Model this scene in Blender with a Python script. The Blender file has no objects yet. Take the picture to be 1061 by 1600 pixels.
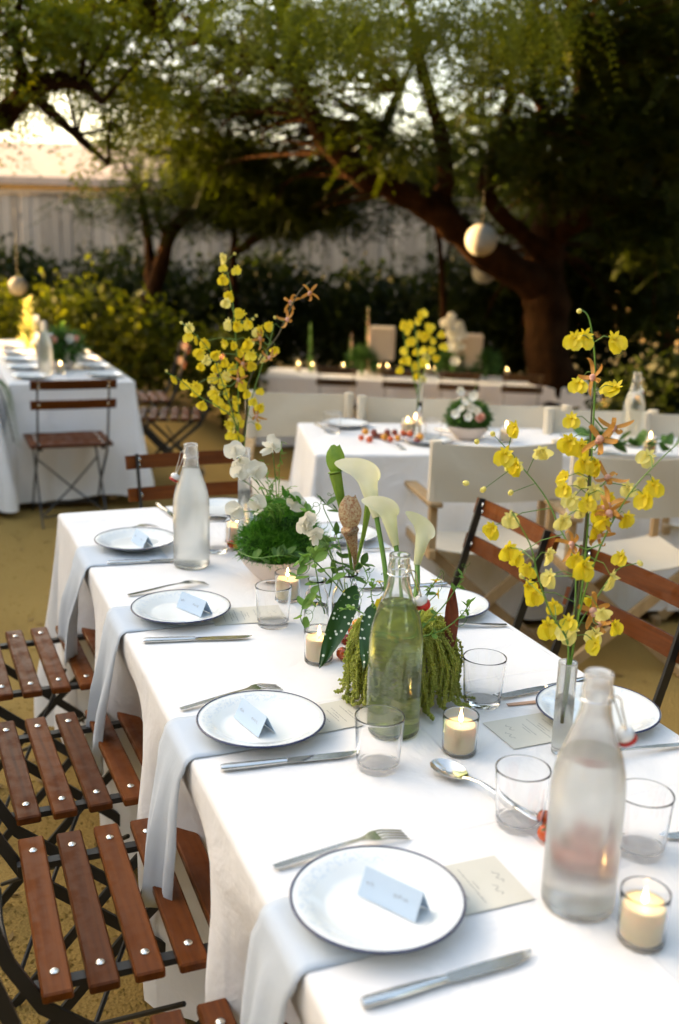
import bpy, bmesh, math, random
import numpy as np
from mathutils import Vector, Matrix, Euler
R = math.radians
random.seed(7); rng = np.random.default_rng(11)
scn = bpy.context.scene
COL = scn.collection

# ------------------------------------------------------------------ camera
CAM = Vector((0.0, 0.0, 1.57)); PITCH, ROLL, YAW, FPX = R(14.43), R(1.64), R(22.15), 1619.0
_fw = Vector((math.sin(YAW)*math.cos(PITCH), math.cos(YAW)*math.cos(PITCH), -math.sin(PITCH)))
_r0 = Vector((math.cos(YAW), -math.sin(YAW), 0)); _u0 = _r0.cross(_fw)
_r = _r0*math.cos(ROLL) + _u0*math.sin(ROLL); _u = -_r0*math.sin(ROLL) + _u0*math.cos(ROLL)
cd = bpy.data.cameras.new('camera'); cam = bpy.data.objects.new('camera', cd); COL.objects.link(cam)
cam.matrix_world = Matrix(((_r.x, _u.x, -_fw.x, CAM.x), (_r.y, _u.y, -_fw.y, CAM.y), (_r.z, _u.z, -_fw.z, CAM.z), (0, 0, 0, 1)))
cd.sensor_fit = 'VERTICAL'; cd.sensor_height = 36.0; cd.lens = FPX/1600*36.0
cd.clip_start = 0.05; cd.clip_end = 1000
cd.dof.use_dof = True; cd.dof.focus_distance = 2.0; cd.dof.aperture_fstop = 2.8
scn.camera = cam

# ------------------------------------------------------------------ light: low evening sun from the left, open sky
SUN_EL = R(11.0)
# direction the light travels, in the horizontal plane: from the left, slightly towards the camera
_fh = Vector((math.sin(YAW), math.cos(YAW), 0)); _rh = Vector((math.cos(YAW), -math.sin(YAW), 0))
_hd = (_rh*0.96 - _fh*0.28).normalized()
sund = Vector((_hd.x*math.cos(SUN_EL), _hd.y*math.cos(SUN_EL), -math.sin(SUN_EL)))
w = bpy.data.worlds.new('World'); scn.world = w; w.use_nodes = True
nt = w.node_tree; bgn = nt.nodes['Background']
sky = nt.nodes.new('ShaderNodeTexSky'); sky.sky_type = 'NISHITA'; sky.sun_disc = False
sky.sun_elevation = SUN_EL; sky.sun_rotation = math.atan2(-sund.x, -sund.y)
sky.air_density = 0.8; sky.dust_density = 5.0; sky.ozone_density = 0.5
nt.links.new(sky.outputs[0], bgn.inputs[0]); bgn.inputs[1].default_value = 0.15
sl = bpy.data.lights.new('sun', 'SUN'); sl.energy = 5.0; sl.angle = R(0.6); sl.color = (1.0, 0.62, 0.30)
sun = bpy.data.objects.new('sun', sl); COL.objects.link(sun)
sun.rotation_euler = sund.to_track_quat('-Z', 'Y').to_euler(); sun.location = (-10, -5, 12)
vs = scn.view_settings; vs.view_transform = 'Standard'; vs.look = 'None'; vs.gamma = 1.0; vs.use_curve_mapping = False
vs.exposure = 3.4
vs.use_white_balance = True; vs.white_balance_temperature = 7800; vs.white_balance_tint = 8
scn.cycles.use_denoising = True
scn.cycles.max_bounces = 20; scn.cycles.transmission_bounces = 20; scn.cycles.transparent_max_bounces = 12
scn.cycles.sample_clamp_indirect = 6.0

# ------------------------------------------------------------------ helpers
def at(px, py, d):
    """point seen at that place of the photograph, d metres in front of the lens"""
    v = _fw + _r*((px-530.5)/FPX) + _u*((800-py)/FPX)
    return CAM + v*d
def on(px, py, z=0.75):
    v = _fw + _r*((px-530.5)/FPX) + _u*((800-py)/FPX)
    return CAM + v*((z-CAM.z)/v.z)
def cf(rr, ff, z=0.0):            # metres right of / ahead of the camera -> world
    return Vector((rr*_rh.x + ff*_fh.x, rr*_rh.y + ff*_fh.y, z))

class MB:
    def __init__(s): s.v = []; s.f = []; s.m = []
    def add(s, vs, fs, mi=0):
        o = len(s.v); s.v += [tuple(p) for p in vs]; s.f += [tuple(i+o for i in f) for f in fs]; s.m += [mi]*len(fs); return s
    def box(s, c, d, rot=None, ch=0.0, mi=0):
        hx, hy, hz = d[0]/2, d[1]/2, d[2]/2; c = Vector(c)
        if ch <= 0:
            vs = [Vector((x*hx, y*hy, z*hz)) for x in (-1, 1) for y in (-1, 1) for z in (-1, 1)]
            fs = [(0,1,3,2),(4,6,7,5),(0,4,5,1),(2,3,7,6),(0,2,6,4),(1,5,7,3)]
        else:
            ch = min(ch, hx*.9, hy*.9, hz*.9); vs = []; idx = {}
            for x in (-1, 1):
                for y in (-1, 1):
                    for z in (-1, 1):
                        for k in range(3):
                            e = [hx-ch, hy-ch, hz-ch]; e[k] = (hx, hy, hz)[k]
                            idx[(x, y, z, k)] = len(vs); vs.append(Vector((x*e[0], y*e[1], z*e[2])))
            fs = []
            for k in range(3):
                a, b = [q for q in range(3) if q != k]
                for sgn in (-1, 1):
                    q = []
                    for (p, r_) in ((-1,-1),(1,-1),(1,1),(-1,1)):
                        t = [0,0,0]; t[k] = sgn; t[a] = p; t[b] = r_; q.append(idx[(*t, k)])
                    if (sgn > 0) != (k != 1): q.reverse()
                    fs.append(tuple(q))
            for k in range(3):      # edges along axis k
                a, b = [q for q in range(3) if q != k]
                for p in (-1, 1):
                    for r_ in (-1, 1):
                        t0 = [0,0,0]; t1 = [0,0,0]; t0[k] = -1; t1[k] = 1
                        for t in (t0, t1): t[a] = p; t[b] = r_
                        q = [idx[(*t0, a)], idx[(*t1, a)], idx[(*t1, b)], idx[(*t0, b)]]
                        if (p*r_ > 0) != (k == 1): q.reverse()
                        fs.append(tuple(q))
            for x in (-1, 1):
                for y in (-1, 1):
                    for z in (-1, 1):
                        q = [idx[(x,y,z,k)] for k in range(3)]
                        if x*y*z < 0: q.reverse()
                        fs.append(tuple(q))
        if rot is not None: vs = [rot @ p for p in vs]
        return s.add([p+c for p in vs], fs, mi)
    def tube(s, pts, rad, n=8, caps=True, mi=0):
        pts = [Vector(p) for p in pts]
        if not hasattr(rad, '__len__'): rad = [rad]*len(pts)
        vs = []; fs = []; ref = Vector((0.123, 0.05, 1)).normalized()
        for i, p in enumerate(pts):
            d = (pts[min(i+1, len(pts)-1)] - pts[max(i-1, 0)])
            d = d.normalized() if d.length > 1e-9 else Vector((0,0,1))
            a = ref - d*ref.dot(d)
            if a.length < 1e-3: a = Vector((1,0,0)) - d*d.x
            a.normalize(); b = d.cross(a); ref = a
            for k in range(n):
                t = 2*math.pi*k/n; vs.append(p + (a*math.cos(t) + b*math.sin(t))*rad[i])
        for i in range(len(pts)-1):
            for k in range(n):
                k2 = (k+1) % n; fs.append((i*n+k, i*n+k2, (i+1)*n+k2, (i+1)*n+k))
        if caps:
            fs.append(tuple(reversed(range(n)))); fs.append(tuple(range((len(pts)-1)*n, len(pts)*n)))
        return s.add(vs, fs, mi)
    def bar(s, pts, side, wd, th, mi=0):
        """flat bar along pts; side = direction of its width"""
        pts = [Vector(p) for p in pts]; side = Vector(side).normalized(); vs = []; fs = []
        for i, p in enumerate(pts):
            d = (pts[min(i+1, len(pts)-1)] - pts[max(i-1, 0)]).normalized(); sd = (side - d*side.dot(d)).normalized(); nn = d.cross(sd)
            for a, b in ((-1,-1),(1,-1),(1,1),(-1,1)): vs.append(p + sd*(a*wd/2) + nn*(b*th/2))
        for i in range(len(pts)-1):
            for k in range(4):
                k2 = (k+1) % 4; fs.append((i*4+k, i*4+k2, (i+1)*4+k2, (i+1)*4+k))
        e = (len(pts)-1)*4; fs += [(3,2,1,0), (e, e+1, e+2, e+3)]
        return s.add(vs, fs, mi)
    def lathe(s, prof, n=32, closed=False, mi=0, c=(0,0,0), fn=None):
        vs = []; fs = []; m = len(prof)
        for (r_, z) in prof:
            for k in range(n):
                t = 2*math.pi*k/n; rr = r_*(fn(t, z) if fn else 1.0)
                vs.append((c[0]+rr*math.cos(t), c[1]+rr*math.sin(t), c[2]+z))
        for i in range(m-1 if not closed else m):
            j = (i+1) % m
            for k in range(n):
                k2 = (k+1) % n; fs.append((i*n+k, i*n+k2, j*n+k2, j*n+k))
        if not closed:
            if prof[0][0] > 1e-6: fs.append(tuple(reversed(range(n))))
            if prof[-1][0] > 1e-6: fs.append(tuple(range((m-1)*n, m*n)))
        return s.add(vs, fs, mi)
    def ball(s, c, r_, nu=10, nv=7, sq=(1,1,1), mi=0, jit=0.0):
        c = Vector(c); vs = []; fs = []
        for i in range(nv+1):
            ph = math.pi*i/nv
            for k in range(nu):
                t = 2*math.pi*k/nu; q = 1+random.uniform(-jit, jit)
                vs.append(c + Vector((math.sin(ph)*math.cos(t)*sq[0], math.sin(ph)*math.sin(t)*sq[1], math.cos(ph)*sq[2]))*r_*q)
        for i in range(nv):
            for k in range(nu):
                k2 = (k+1) % nu; fs.append((i*nu+k, (i+1)*nu+k, (i+1)*nu+k2, i*nu+k2))
        return s.add(vs, fs, mi)
    def mesh(s, name, mats, smooth=40, weld=False):
        me = bpy.data.meshes.new(name); me.from_pydata(s.v, [], s.f)
        mats = mats if isinstance(mats, (list, tuple)) else [mats]
        for m in mats: me.materials.append(MAT[m] if isinstance(m, str) else m)
        if len(mats) > 1: me.polygons.foreach_set('material_index', s.m)
        if weld:
            bm = bmesh.new(); bm.from_mesh(me); bmesh.ops.remove_doubles(bm, verts=bm.verts, dist=1e-5); bm.to_mesh(me); bm.free()
        if smooth:
            me.polygons.foreach_set('use_smooth', [True]*len(me.polygons))
            if smooth < 180: me.set_sharp_from_angle(angle=R(smooth))
        me.update(); return me
    def build(s, name, mats, parent=None, smooth=40, weld=False, loc=None, rotz=None):
        return link(name, s.mesh(name, mats, smooth, weld), parent, loc, rotz)

def link(name, me, parent=None, loc=None, rotz=None):
    o = bpy.data.objects.new(name, me); COL.objects.link(o)
    if parent is not None: o.parent = parent
    if loc is not None: o.location = loc
    if rotz is not None: o.rotation_euler = (0, 0, rotz)
    return o
def tag(o, label=None, cat=None, group=None, kind=None):
    if label: o['label'] = label
    if cat: o['category'] = cat
    if group: o['group'] = group
    if kind: o['kind'] = kind
    return o
def thing(name, label, cat, loc=(0,0,0), rotz=0, group=None):
    o = bpy.data.objects.new(name, None); COL.objects.link(o); o.empty_display_size = .05
    o.location = loc; o.rotation_euler = (0, 0, rotz); return tag(o, label, cat, group)
def copy_tree(o, parent=None):
    c = o.copy(); COL.objects.link(c); c.parent = parent
    for ch in list(o.children): copy_tree(ch, c)
    return c
def put(proto, used, loc, rotz, label, group=None):
    """first use moves the prototype, later uses copy it"""
    o = proto if not used.get(proto.name) else copy_tree(proto)
    used[proto.name] = True
    o.location = loc; o.rotation_euler = (0, 0, rotz); o['label'] = label
    if group: o['group'] = group
    return o
USED = {}
def bez(pts, n=16):
    """smooth curve through the points (Catmull-Rom)"""
    P = [Vector(p) for p in pts]; P = [P[0]*2-P[1]] + P + [P[-1]*2-P[-2]]; out = []
    m = len(P)-3
    for i in range(m):
        a, b, c, d = P[i:i+4]; k = max(2, n//m)
        for j in range(k):
            t = j/k
            out.append(.5*((2*b) + (c-a)*t + (2*a-5*b+4*c-d)*t*t + (3*b-a-3*c+d)*t**3))
    out.append(P[-2]); return out

# ------------------------------------------------------------------ materials
MAT = {}
def pr(name, col, rough=.5, metal=0.0, spec=.5, sheen=0.0, trans=0.0, ior=1.45, sss=0.0, bump=None, var=None, coat=0.0):
    """principled material; bump=(scale,strength,detail), var=(scale, second colour, contrast)"""
    m = bpy.data.materials.new(name); m.use_nodes = True; n = m.node_tree.nodes; l = m.node_tree.links
    b = n['Principled BSDF']
    b.inputs['Base Color'].default_value = (*col, 1); b.inputs['Roughness'].default_value = rough
    b.inputs['Metallic'].default_value = metal; b.inputs['Specular IOR Level'].default_value = spec
    b.inputs['IOR'].default_value = ior; b.inputs['Transmission Weight'].default_value = trans
    b.inputs['Sheen Weight'].default_value = sheen; b.inputs['Coat Weight'].default_value = coat
    if sss:
        b.inputs['Subsurface Weight'].default_value = sss; b.inputs['Subsurface Radius'].default_value = (1, .7, .4); b.inputs['Subsurface Scale'].default_value = .012
    tc = n.new('ShaderNodeTexCoord')
    if var:
        t = n.new('ShaderNodeTexNoise'); t.inputs['Scale'].default_value = var[0]; t.inputs['Detail'].default_value = 5
        l.new(tc.outputs['Object'], t.inputs['Vector'])
        rp = n.new('ShaderNodeValToRGB'); c_ = var[2] if len(var) > 2 else .2
        rp.color_ramp.elements[0].position = .5-c_; rp.color_ramp.elements[1].position = .5+c_
        rp.color_ramp.elements[0].color = (*col, 1); rp.color_ramp.elements[1].color = (*var[1], 1)
        l.new(t.outputs['Fac'], rp.inputs['Fac']); l.new(rp.outputs['Color'], b.inputs['Base Color'])
    if bump:
        t2 = n.new('ShaderNodeTexNoise'); t2.inputs['Scale'].default_value = bump[0]; t2.inputs['Detail'].default_value = bump[2] if len(bump) > 2 else 3
        l.new(tc.outputs['Object'], t2.inputs['Vector'])
        bp = n.new('ShaderNodeBump'); bp.inputs['Strength'].default_value = bump[1]; bp.inputs['Distance'].default_value = bump[3] if len(bump) > 3 else .002
        l.new(t2.outputs['Fac'], bp.inputs['Height']); l.new(bp.outputs['Normal'], b.inputs['Normal'])
    MAT[name] = m; return m
def leafmat(name, col, col2, trans=.45, scale=30, rough=.55, gloss=.03):
    """thin leaf or petal: diffuse + translucent"""
    m = bpy.data.materials.new(name); m.use_nodes = True; n = m.node_tree.nodes; l = m.node_tree.links
    for x in list(n): n.remove(x)
    out = n.new('ShaderNodeOutputMaterial'); d = n.new('ShaderNodeBsdfDiffuse'); t = n.new('ShaderNodeBsdfTranslucent'); g = n.new('ShaderNodeBsdfGlossy')
    g.inputs['Roughness'].default_value = rough
    mx = n.new('ShaderNodeMixShader'); mx.inputs[0].default_value = trans; mg = n.new('ShaderNodeMixShader'); mg.inputs[0].default_value = gloss
    tc = n.new('ShaderNodeTexCoord'); tx = n.new('ShaderNodeTexNoise'); tx.inputs['Scale'].default_value = scale; tx.inputs['Detail'].default_value = 3
    rp = n.new('ShaderNodeValToRGB'); rp.color_ramp.elements[0].position = .35; rp.color_ramp.elements[1].position = .65
    rp.color_ramp.elements[0].color = (*col, 1); rp.color_ramp.elements[1].color = (*col2, 1)
    l.new(tc.outputs['Object'], tx.inputs['Vector']); l.new(tx.outputs['Fac'], rp.inputs['Fac'])
    for q in (d, t): l.new(rp.outputs['Color'], q.inputs['Color'])
    l.new(d.outputs[0], mx.inputs[1]); l.new(t.outputs[0], mx.inputs[2]); l.new(mx.outputs[0], mg.inputs[1]); l.new(g.outputs[0], mg.inputs[2])
    l.new(mg.outputs[0], out.inputs[0]); MAT[name] = m; return m
def emit(name, col, s):
    m = bpy.data.materials.new(name); m.use_nodes = True; n = m.node_tree.nodes; l = m.node_tree.links
    for x in list(n): n.remove(x)
    out = n.new('ShaderNodeOutputMaterial'); e = n.new('ShaderNodeEmission'); e.inputs[0].default_value = (*col, 1); e.inputs[1].default_value = s
    l.new(e.outputs[0], out.inputs[0]); MAT[name] = m; return m
def glassmat(name, rough=0.0, col=(1, 1, 1), ior=1.45, milk=0.0, milkcol=(.92, .93, .92)):
    m = bpy.data.materials.new(name); m.use_nodes = True; n = m.node_tree.nodes; l = m.node_tree.links
    for x in list(n): n.remove(x)
    out = n.new('ShaderNodeOutputMaterial'); g = n.new('ShaderNodeBsdfGlass'); g.inputs['Color'].default_value = (*col, 1)
    g.inputs['Roughness'].default_value = rough; g.inputs['IOR'].default_value = ior
    if milk > 0:      # condensation: droplets scatter light at the surface, in uneven patches
        d = n.new('ShaderNodeBsdfDiffuse'); d.inputs[0].default_value = (*milkcol, 1); t = n.new('ShaderNodeBsdfTranslucent'); t.inputs[0].default_value = (*milkcol, 1)
        a = n.new('ShaderNodeMixShader'); a.inputs[0].default_value = .5; l.new(d.outputs[0], a.inputs[1]); l.new(t.outputs[0], a.inputs[2])
        tc = n.new('ShaderNodeTexCoord'); tx = n.new('ShaderNodeTexNoise'); tx.inputs['Scale'].default_value = 40; tx.inputs['Detail'].default_value = 4
        mp = n.new('ShaderNodeMapRange'); mp.inputs['From Min'].default_value = .3; mp.inputs['From Max'].default_value = .7
        mp.inputs['To Min'].default_value = milk*.88; mp.inputs['To Max'].default_value = min(1, milk*1.12)
        l.new(tc.outputs['Object'], tx.inputs['Vector']); l.new(tx.outputs['Fac'], mp.inputs['Value'])
        x = n.new('ShaderNodeMixShader'); l.new(mp.outputs[0], x.inputs[0]); l.new(g.outputs[0], x.inputs[1]); l.new(a.outputs[0], x.inputs[2]); l.new(x.outputs[0], out.inputs[0])
    else: l.new(g.outputs[0], out.inputs[0])
    MAT[name] = m; return m

def clothmat(name, col, weave=900, wr=.25, creases=False):
    """woven linen: fine crossed threads plus soft crumples"""
    m = pr(name, col, .85, sheen=.25, spec=.2); n = m.node_tree.nodes; l = m.node_tree.links; b = n['Principled BSDF']
    tc = n.new('ShaderNodeTexCoord'); hs = []
    for ax in ('X', 'Y', 'Z'):
        wv = n.new('ShaderNodeTexWave'); wv.bands_direction = ax; wv.inputs['Scale'].default_value = weave/6.28; wv.inputs['Distortion'].default_value = 1.5; wv.inputs['Detail'].default_value = 1
        l.new(tc.outputs['Object'], wv.inputs['Vector']); hs.append(wv)
    a = n.new('ShaderNodeMath'); l.new(hs[0].outputs['Fac'], a.inputs[0]); l.new(hs[1].outputs['Fac'], a.inputs[1])
    a2 = n.new('ShaderNodeMath'); l.new(a.outputs[0], a2.inputs[0]); l.new(hs[2].outputs['Fac'], a2.inputs[1])
    b1 = n.new('ShaderNodeBump'); b1.inputs['Strength'].default_value = .12; b1.inputs['Distance'].default_value = .0004; l.new(a2.outputs[0], b1.inputs['Height'])
    t = n.new('ShaderNodeTexNoise'); t.inputs['Scale'].default_value = 7; t.inputs['Detail'].default_value = 4; t.inputs['Distortion'].default_value = .6; l.new(tc.outputs['Object'], t.inputs['Vector'])
    b2 = n.new('ShaderNodeBump'); b2.inputs['Strength'].default_value = wr; b2.inputs['Distance'].default_value = .02; l.new(t.outputs['Fac'], b2.inputs['Height']); l.new(b1.outputs['Normal'], b2.inputs['Normal'])
    last = b2
    if creases:          # pressed fold lines left from ironing
        sp = n.new('ShaderNodeSeparateXYZ'); l.new(tc.outputs['Object'], sp.inputs[0]); hh = []
        wob = n.new('ShaderNodeTexNoise'); wob.inputs['Scale'].default_value = 2.0; l.new(tc.outputs['Object'], wob.inputs['Vector'])
        for ax, per, off in (('X', .41, .205), ('Y', .47, .10)):
            ad = n.new('ShaderNodeMath'); ad.operation = 'MULTIPLY_ADD'; ad.inputs[1].default_value = .02; l.new(wob.outputs['Fac'], ad.inputs[0]); l.new(sp.outputs[ax], ad.inputs[2])
            pp = n.new('ShaderNodeMath'); pp.operation = 'PINGPONG'; pp.inputs[1].default_value = per/2; l.new(ad.outputs[0], pp.inputs[0])
            mr = n.new('ShaderNodeMapRange'); mr.interpolation_type = 'SMOOTHSTEP'; mr.inputs['From Min'].default_value = 0; mr.inputs['From Max'].default_value = .007; mr.inputs['To Min'].default_value = 1; mr.inputs['To Max'].default_value = 0
            l.new(pp.outputs[0], mr.inputs['Value']); hh.append(mr)
        mxx = n.new('ShaderNodeMath'); mxx.operation = 'MAXIMUM'; l.new(hh[0].outputs[0], mxx.inputs[0]); l.new(hh[1].outputs[0], mxx.inputs[1])
        b3 = n.new('ShaderNodeBump'); b3.inputs['Strength'].default_value = .55; b3.inputs['Distance'].default_value = .0022; l.new(mxx.outputs[0], b3.inputs['Height']); l.new(b2.outputs['Normal'], b3.inputs['Normal']); last = b3
        t4 = n.new('ShaderNodeTexNoise'); t4.inputs['Scale'].default_value = 11; t4.inputs['Detail'].default_value = 3; t4.inputs['Distortion'].default_value = .4; l.new(tc.outputs['Object'], t4.inputs['Vector'])
        b4 = n.new('ShaderNodeBump'); b4.inputs['Strength'].default_value = .3; b4.inputs['Distance'].default_value = .008; l.new(t4.outputs['Fac'], b4.inputs['Height']); l.new(b3.outputs['Normal'], b4.inputs['Normal']); last = b4
    l.new(last.outputs['Normal'], b.inputs['Normal']); return m
clothmat('cloth', (.80, .785, .775), wr=.6, creases=True)
clothmat('napkin', (.52, .58, .645), 1100, .2)
clothmat('canvas', (.64, .57, .45), 700, .25)

def woodmat(name, c1, c2, sc=(3, 60, 60), rough=.45, coat=.15):
    m = pr(name, c1, rough, coat=coat); n = m.node_tree.nodes; l = m.node_tree.links; b = n['Principled BSDF']
    tc = n.new('ShaderNodeTexCoord'); mp = n.new('ShaderNodeMapping'); mp.inputs['Scale'].default_value = sc
    oi = n.new('ShaderNodeObjectInfo'); ad = n.new('ShaderNodeVectorMath'); ad.operation = 'ADD'
    l.new(tc.outputs['Object'], ad.inputs[0]); l.new(oi.outputs['Location'], ad.inputs[1]); l.new(ad.outputs[0], mp.inputs['Vector'])
    t = n.new('ShaderNodeTexNoise'); t.inputs['Scale'].default_value = 1; t.inputs['Detail'].default_value = 6; t.inputs['Distortion'].default_value = .8; l.new(mp.outputs[0], t.inputs['Vector'])
    rp = n.new('ShaderNodeValToRGB'); rp.color_ramp.elements[0].position = .3; rp.color_ramp.elements[1].position = .7
    rp.color_ramp.elements[0].color = (*c1, 1); rp.color_ramp.elements[1].color = (*c2, 1)
    l.new(t.outputs['Fac'], rp.inputs['Fac'])
    hv = n.new('ShaderNodeHueSaturation'); mr = n.new('ShaderNodeMapRange'); mr.inputs['To Min'].default_value = .72; mr.inputs['To Max'].default_value = 1.25
    l.new(oi.outputs['Random'], mr.inputs['Value']); l.new(mr.outputs[0], hv.inputs['Value']); l.new(rp.outputs['Color'], hv.inputs['Color']); l.new(hv.outputs['Color'], b.inputs['Base Color'])
    ws = n.new('ShaderNodeTexNoise'); ws.inputs['Scale'].default_value = 26; ws.inputs['Detail'].default_value = 6; l.new(ad.outputs[0], ws.inputs['Vector'])
    wr_ = n.new('ShaderNodeMapRange'); wr_.inputs['From Min'].default_value = .4; wr_.inputs['From Max'].default_value = .65; wr_.inputs['To Min'].default_value = rough-.12; wr_.inputs['To Max'].default_value = min(1, rough+.3); l.new(ws.outputs['Fac'], wr_.inputs['Value']); l.new(wr_.outputs[0], b.inputs['Roughness'])
    bp = n.new('ShaderNodeBump'); bp.inputs['Strength'].default_value = .35; bp.inputs['Distance'].default_value = .001; l.new(t.outputs['Fac'], bp.inputs['Height']); l.new(bp.outputs['Normal'], b.inputs['Normal'])
    return m
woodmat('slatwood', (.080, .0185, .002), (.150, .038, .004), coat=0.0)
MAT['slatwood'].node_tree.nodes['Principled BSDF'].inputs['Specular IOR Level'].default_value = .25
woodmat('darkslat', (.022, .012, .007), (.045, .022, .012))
woodmat('palewood', (.36, .23, .11), (.46, .31, .16), (30, 30, 4), .6, 0)
woodmat('fencewood', (.17, .165, .155), (.24, .23, .215), (40, 40, 2), .8, 0)
pr('blackmetal', (.018, .018, .017), .45, spec=.5)
pr('steel', (.62, .61, .58), .16, metal=1.0)
pr('rivet', (.78, .76, .70), .25, metal=1.0)
pr('navy', (.014, .022, .085), .25, coat=.5)
pr('ceramic', (.72, .60, .52), .5)
pr('ceramicwhite', (.80, .80, .78), .2, coat=.5)
pr('rubber', (.55, .03, .02), .5)
pr('paper', (.60, .58, .50), .8, var=(14, (.66, .63, .55), .3))
pr('card', (.50, .63, .77), .75)
pr('ink', (.10, .10, .11), .8)
pr('stick', (.55, .33, .22), .8)
pr('wax', (.86, .72, .48), .5, sss=.6)
pr('wick', (.02, .015, .01), .9)
emit('flame', (1.0, .66, .28), 4.5)
glassmat('glass'); glassmat('frosted', .22, milk=.12); glassmat('frostedheavy', .17, milk=.17, milkcol=(.97, .96, .95)); glassmat('misty', .085, milk=.05, milkcol=(.93, .97, .88)); glassmat('vaseglass', .12, milk=.22)
glassmat('water', 0.0, (.985, 1, .985), 1.33); glassmat('wateramaranth', 0.0, (.89, .955, .68), 1.33)  # second water: amaranth green seen through the bottle, put into its colour
pr('tomato', (.55, .05, .012), .18, coat=.6, var=(25, (.62, .12, .015), .25))
pr('tomatodark', (.22, .03, .012), .2, coat=.6)
pr('tomatoyellow', (.70, .28, .02), .2, coat=.6)
pr('stem', (.10, .22, .03), .5); pr('stemdark', (.05, .045, .015), .6)
pr('paperlantern', (.22, .225, .205), .9, bump=(40, .3, 2))
leafmat('leafgreen', (.045, .12, .02), (.09, .20, .035), .35, 40)
leafmat('leaffresh', (.12, .27, .04), (.20, .36, .07), .4, 40)
leafmat('mossgreen', (.05, .20, .012), (.10, .30, .03), .4, 60)
leafmat('amaranth', (.46, .52, .07), (.66, .68, .19), .5, 160)
leafmat('petalwhite', (.82, .80, .70), (.86, .85, .78), .45, 20)
leafmat('petalcalla', (.74, .76, .48), (.84, .84, .68), .45, 12)
leafmat('petalyellow', (.78, .62, .02), (.85, .72, .06), .45, 60)
leafmat('petalpale', (.80, .72, .18), (.86, .80, .34), .45, 60)
leafmat('petalbrown', (.42, .14, .03), (.62, .36, .07), .3, 260)
leafmat('petalpink', (.75, .38, .30), (.85, .62, .50), .4, 60)
leafmat('pitcher', (.16, .30, .03), (.26, .40, .06), .3, 30)
leafmat('pitcherred', (.40, .16, .07), (.62, .50, .30), .3, 240)
leafmat('redleaf', (.16, .03, .015), (.24, .06, .02), .3, 40)
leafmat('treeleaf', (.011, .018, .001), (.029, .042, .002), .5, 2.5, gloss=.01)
leafmat('treeleafsunlit', (.060, .088, .004), (.125, .150, .008), .55, 2.5, gloss=.015)  # yellower, paler leaf: sun on the low fronds is put into this colour
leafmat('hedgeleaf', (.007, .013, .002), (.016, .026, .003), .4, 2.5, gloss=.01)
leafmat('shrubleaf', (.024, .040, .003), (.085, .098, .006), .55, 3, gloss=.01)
# special materials
def nodes_of(m): return m.node_tree.nodes, m.node_tree.links, m.node_tree.nodes['Principled BSDF']
m = pr('enamel', (.80, .82, .80), .16, coat=.4); n, l, b = nodes_of(m)
tc = n.new('ShaderNodeTexCoord'); ln = n.new('ShaderNodeVectorMath'); ln.operation = 'LENGTH'
sx = n.new('ShaderNodeSeparateXYZ'); cx = n.new('ShaderNodeCombineXYZ'); l.new(tc.outputs['Object'], sx.inputs[0]); l.new(sx.outputs[0], cx.inputs[0]); l.new(sx.outputs[1], cx.inputs[1]); l.new(cx.outputs[0], ln.inputs[0])
bd = n.new('ShaderNodeValToRGB'); e = bd.color_ramp.elements; e[0].position = .0; e[0].color = (0,0,0,1); e[1].position = 1; e[1].color = (0,0,0,1)
for p, c in ((.080, 0), (.084, 1), (.100, 1), (.104, 0)):
    q = e.new(p*8); q.color = (c, c, c, 1)
mlt = n.new('ShaderNodeMath'); mlt.operation = 'MULTIPLY'; mlt.inputs[1].default_value = 8; l.new(ln.outputs['Value'], mlt.inputs[0]); l.new(mlt.outputs[0], bd.inputs[0])
tx = n.new('ShaderNodeTexNoise'); tx.inputs['Scale'].default_value = 75; tx.inputs['Detail'].default_value = 2; tx.inputs['Distortion'].default_value = 2.5; l.new(tc.outputs['Object'], tx.inputs['Vector'])
rp = n.new('ShaderNodeValToRGB'); rp.color_ramp.elements[0].position = .53; rp.color_ramp.elements[1].position = .56; l.new(tx.outputs['Fac'], rp.inputs[0])
mm = n.new('ShaderNodeMath'); mm.operation = 'MULTIPLY'; l.new(bd.outputs[0], mm.inputs[0]); l.new(rp.outputs[0], mm.inputs[1])
mc = n.new('ShaderNodeMix'); mc.data_type = 'RGBA'; mc.inputs[6].default_value = (.80, .82, .80, 1); mc.inputs[7].default_value = (.67, .725, .76, 1); l.new(mm.outputs[0], mc.inputs[0]); l.new(mc.outputs[2], b.inputs['Base Color'])
# polka-dot begonia leaf
m = pr('begonia', (.02, .07, .012), .35, spec=.4); n, l, b = nodes_of(m)
tc = n.new('ShaderNodeTexCoord'); vo = n.new('ShaderNodeTexVoronoi'); vo.inputs['Scale'].default_value = 85; vo.inputs['Randomness'].default_value = .75; l.new(tc.outputs['Object'], vo.inputs['Vector'])
rp = n.new('ShaderNodeValToRGB'); rp.color_ramp.elements[0].position = .20; rp.color_ramp.elements[1].position = .25; rp.color_ramp.elements[0].color = (.75, .78, .66, 1); rp.color_ramp.elements[1].color = (.02, .07, .012, 1)
l.new(vo.outputs['Distance'], rp.inputs[0]); l.new(rp.outputs[0], b.inputs['Base Color'])
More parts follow.
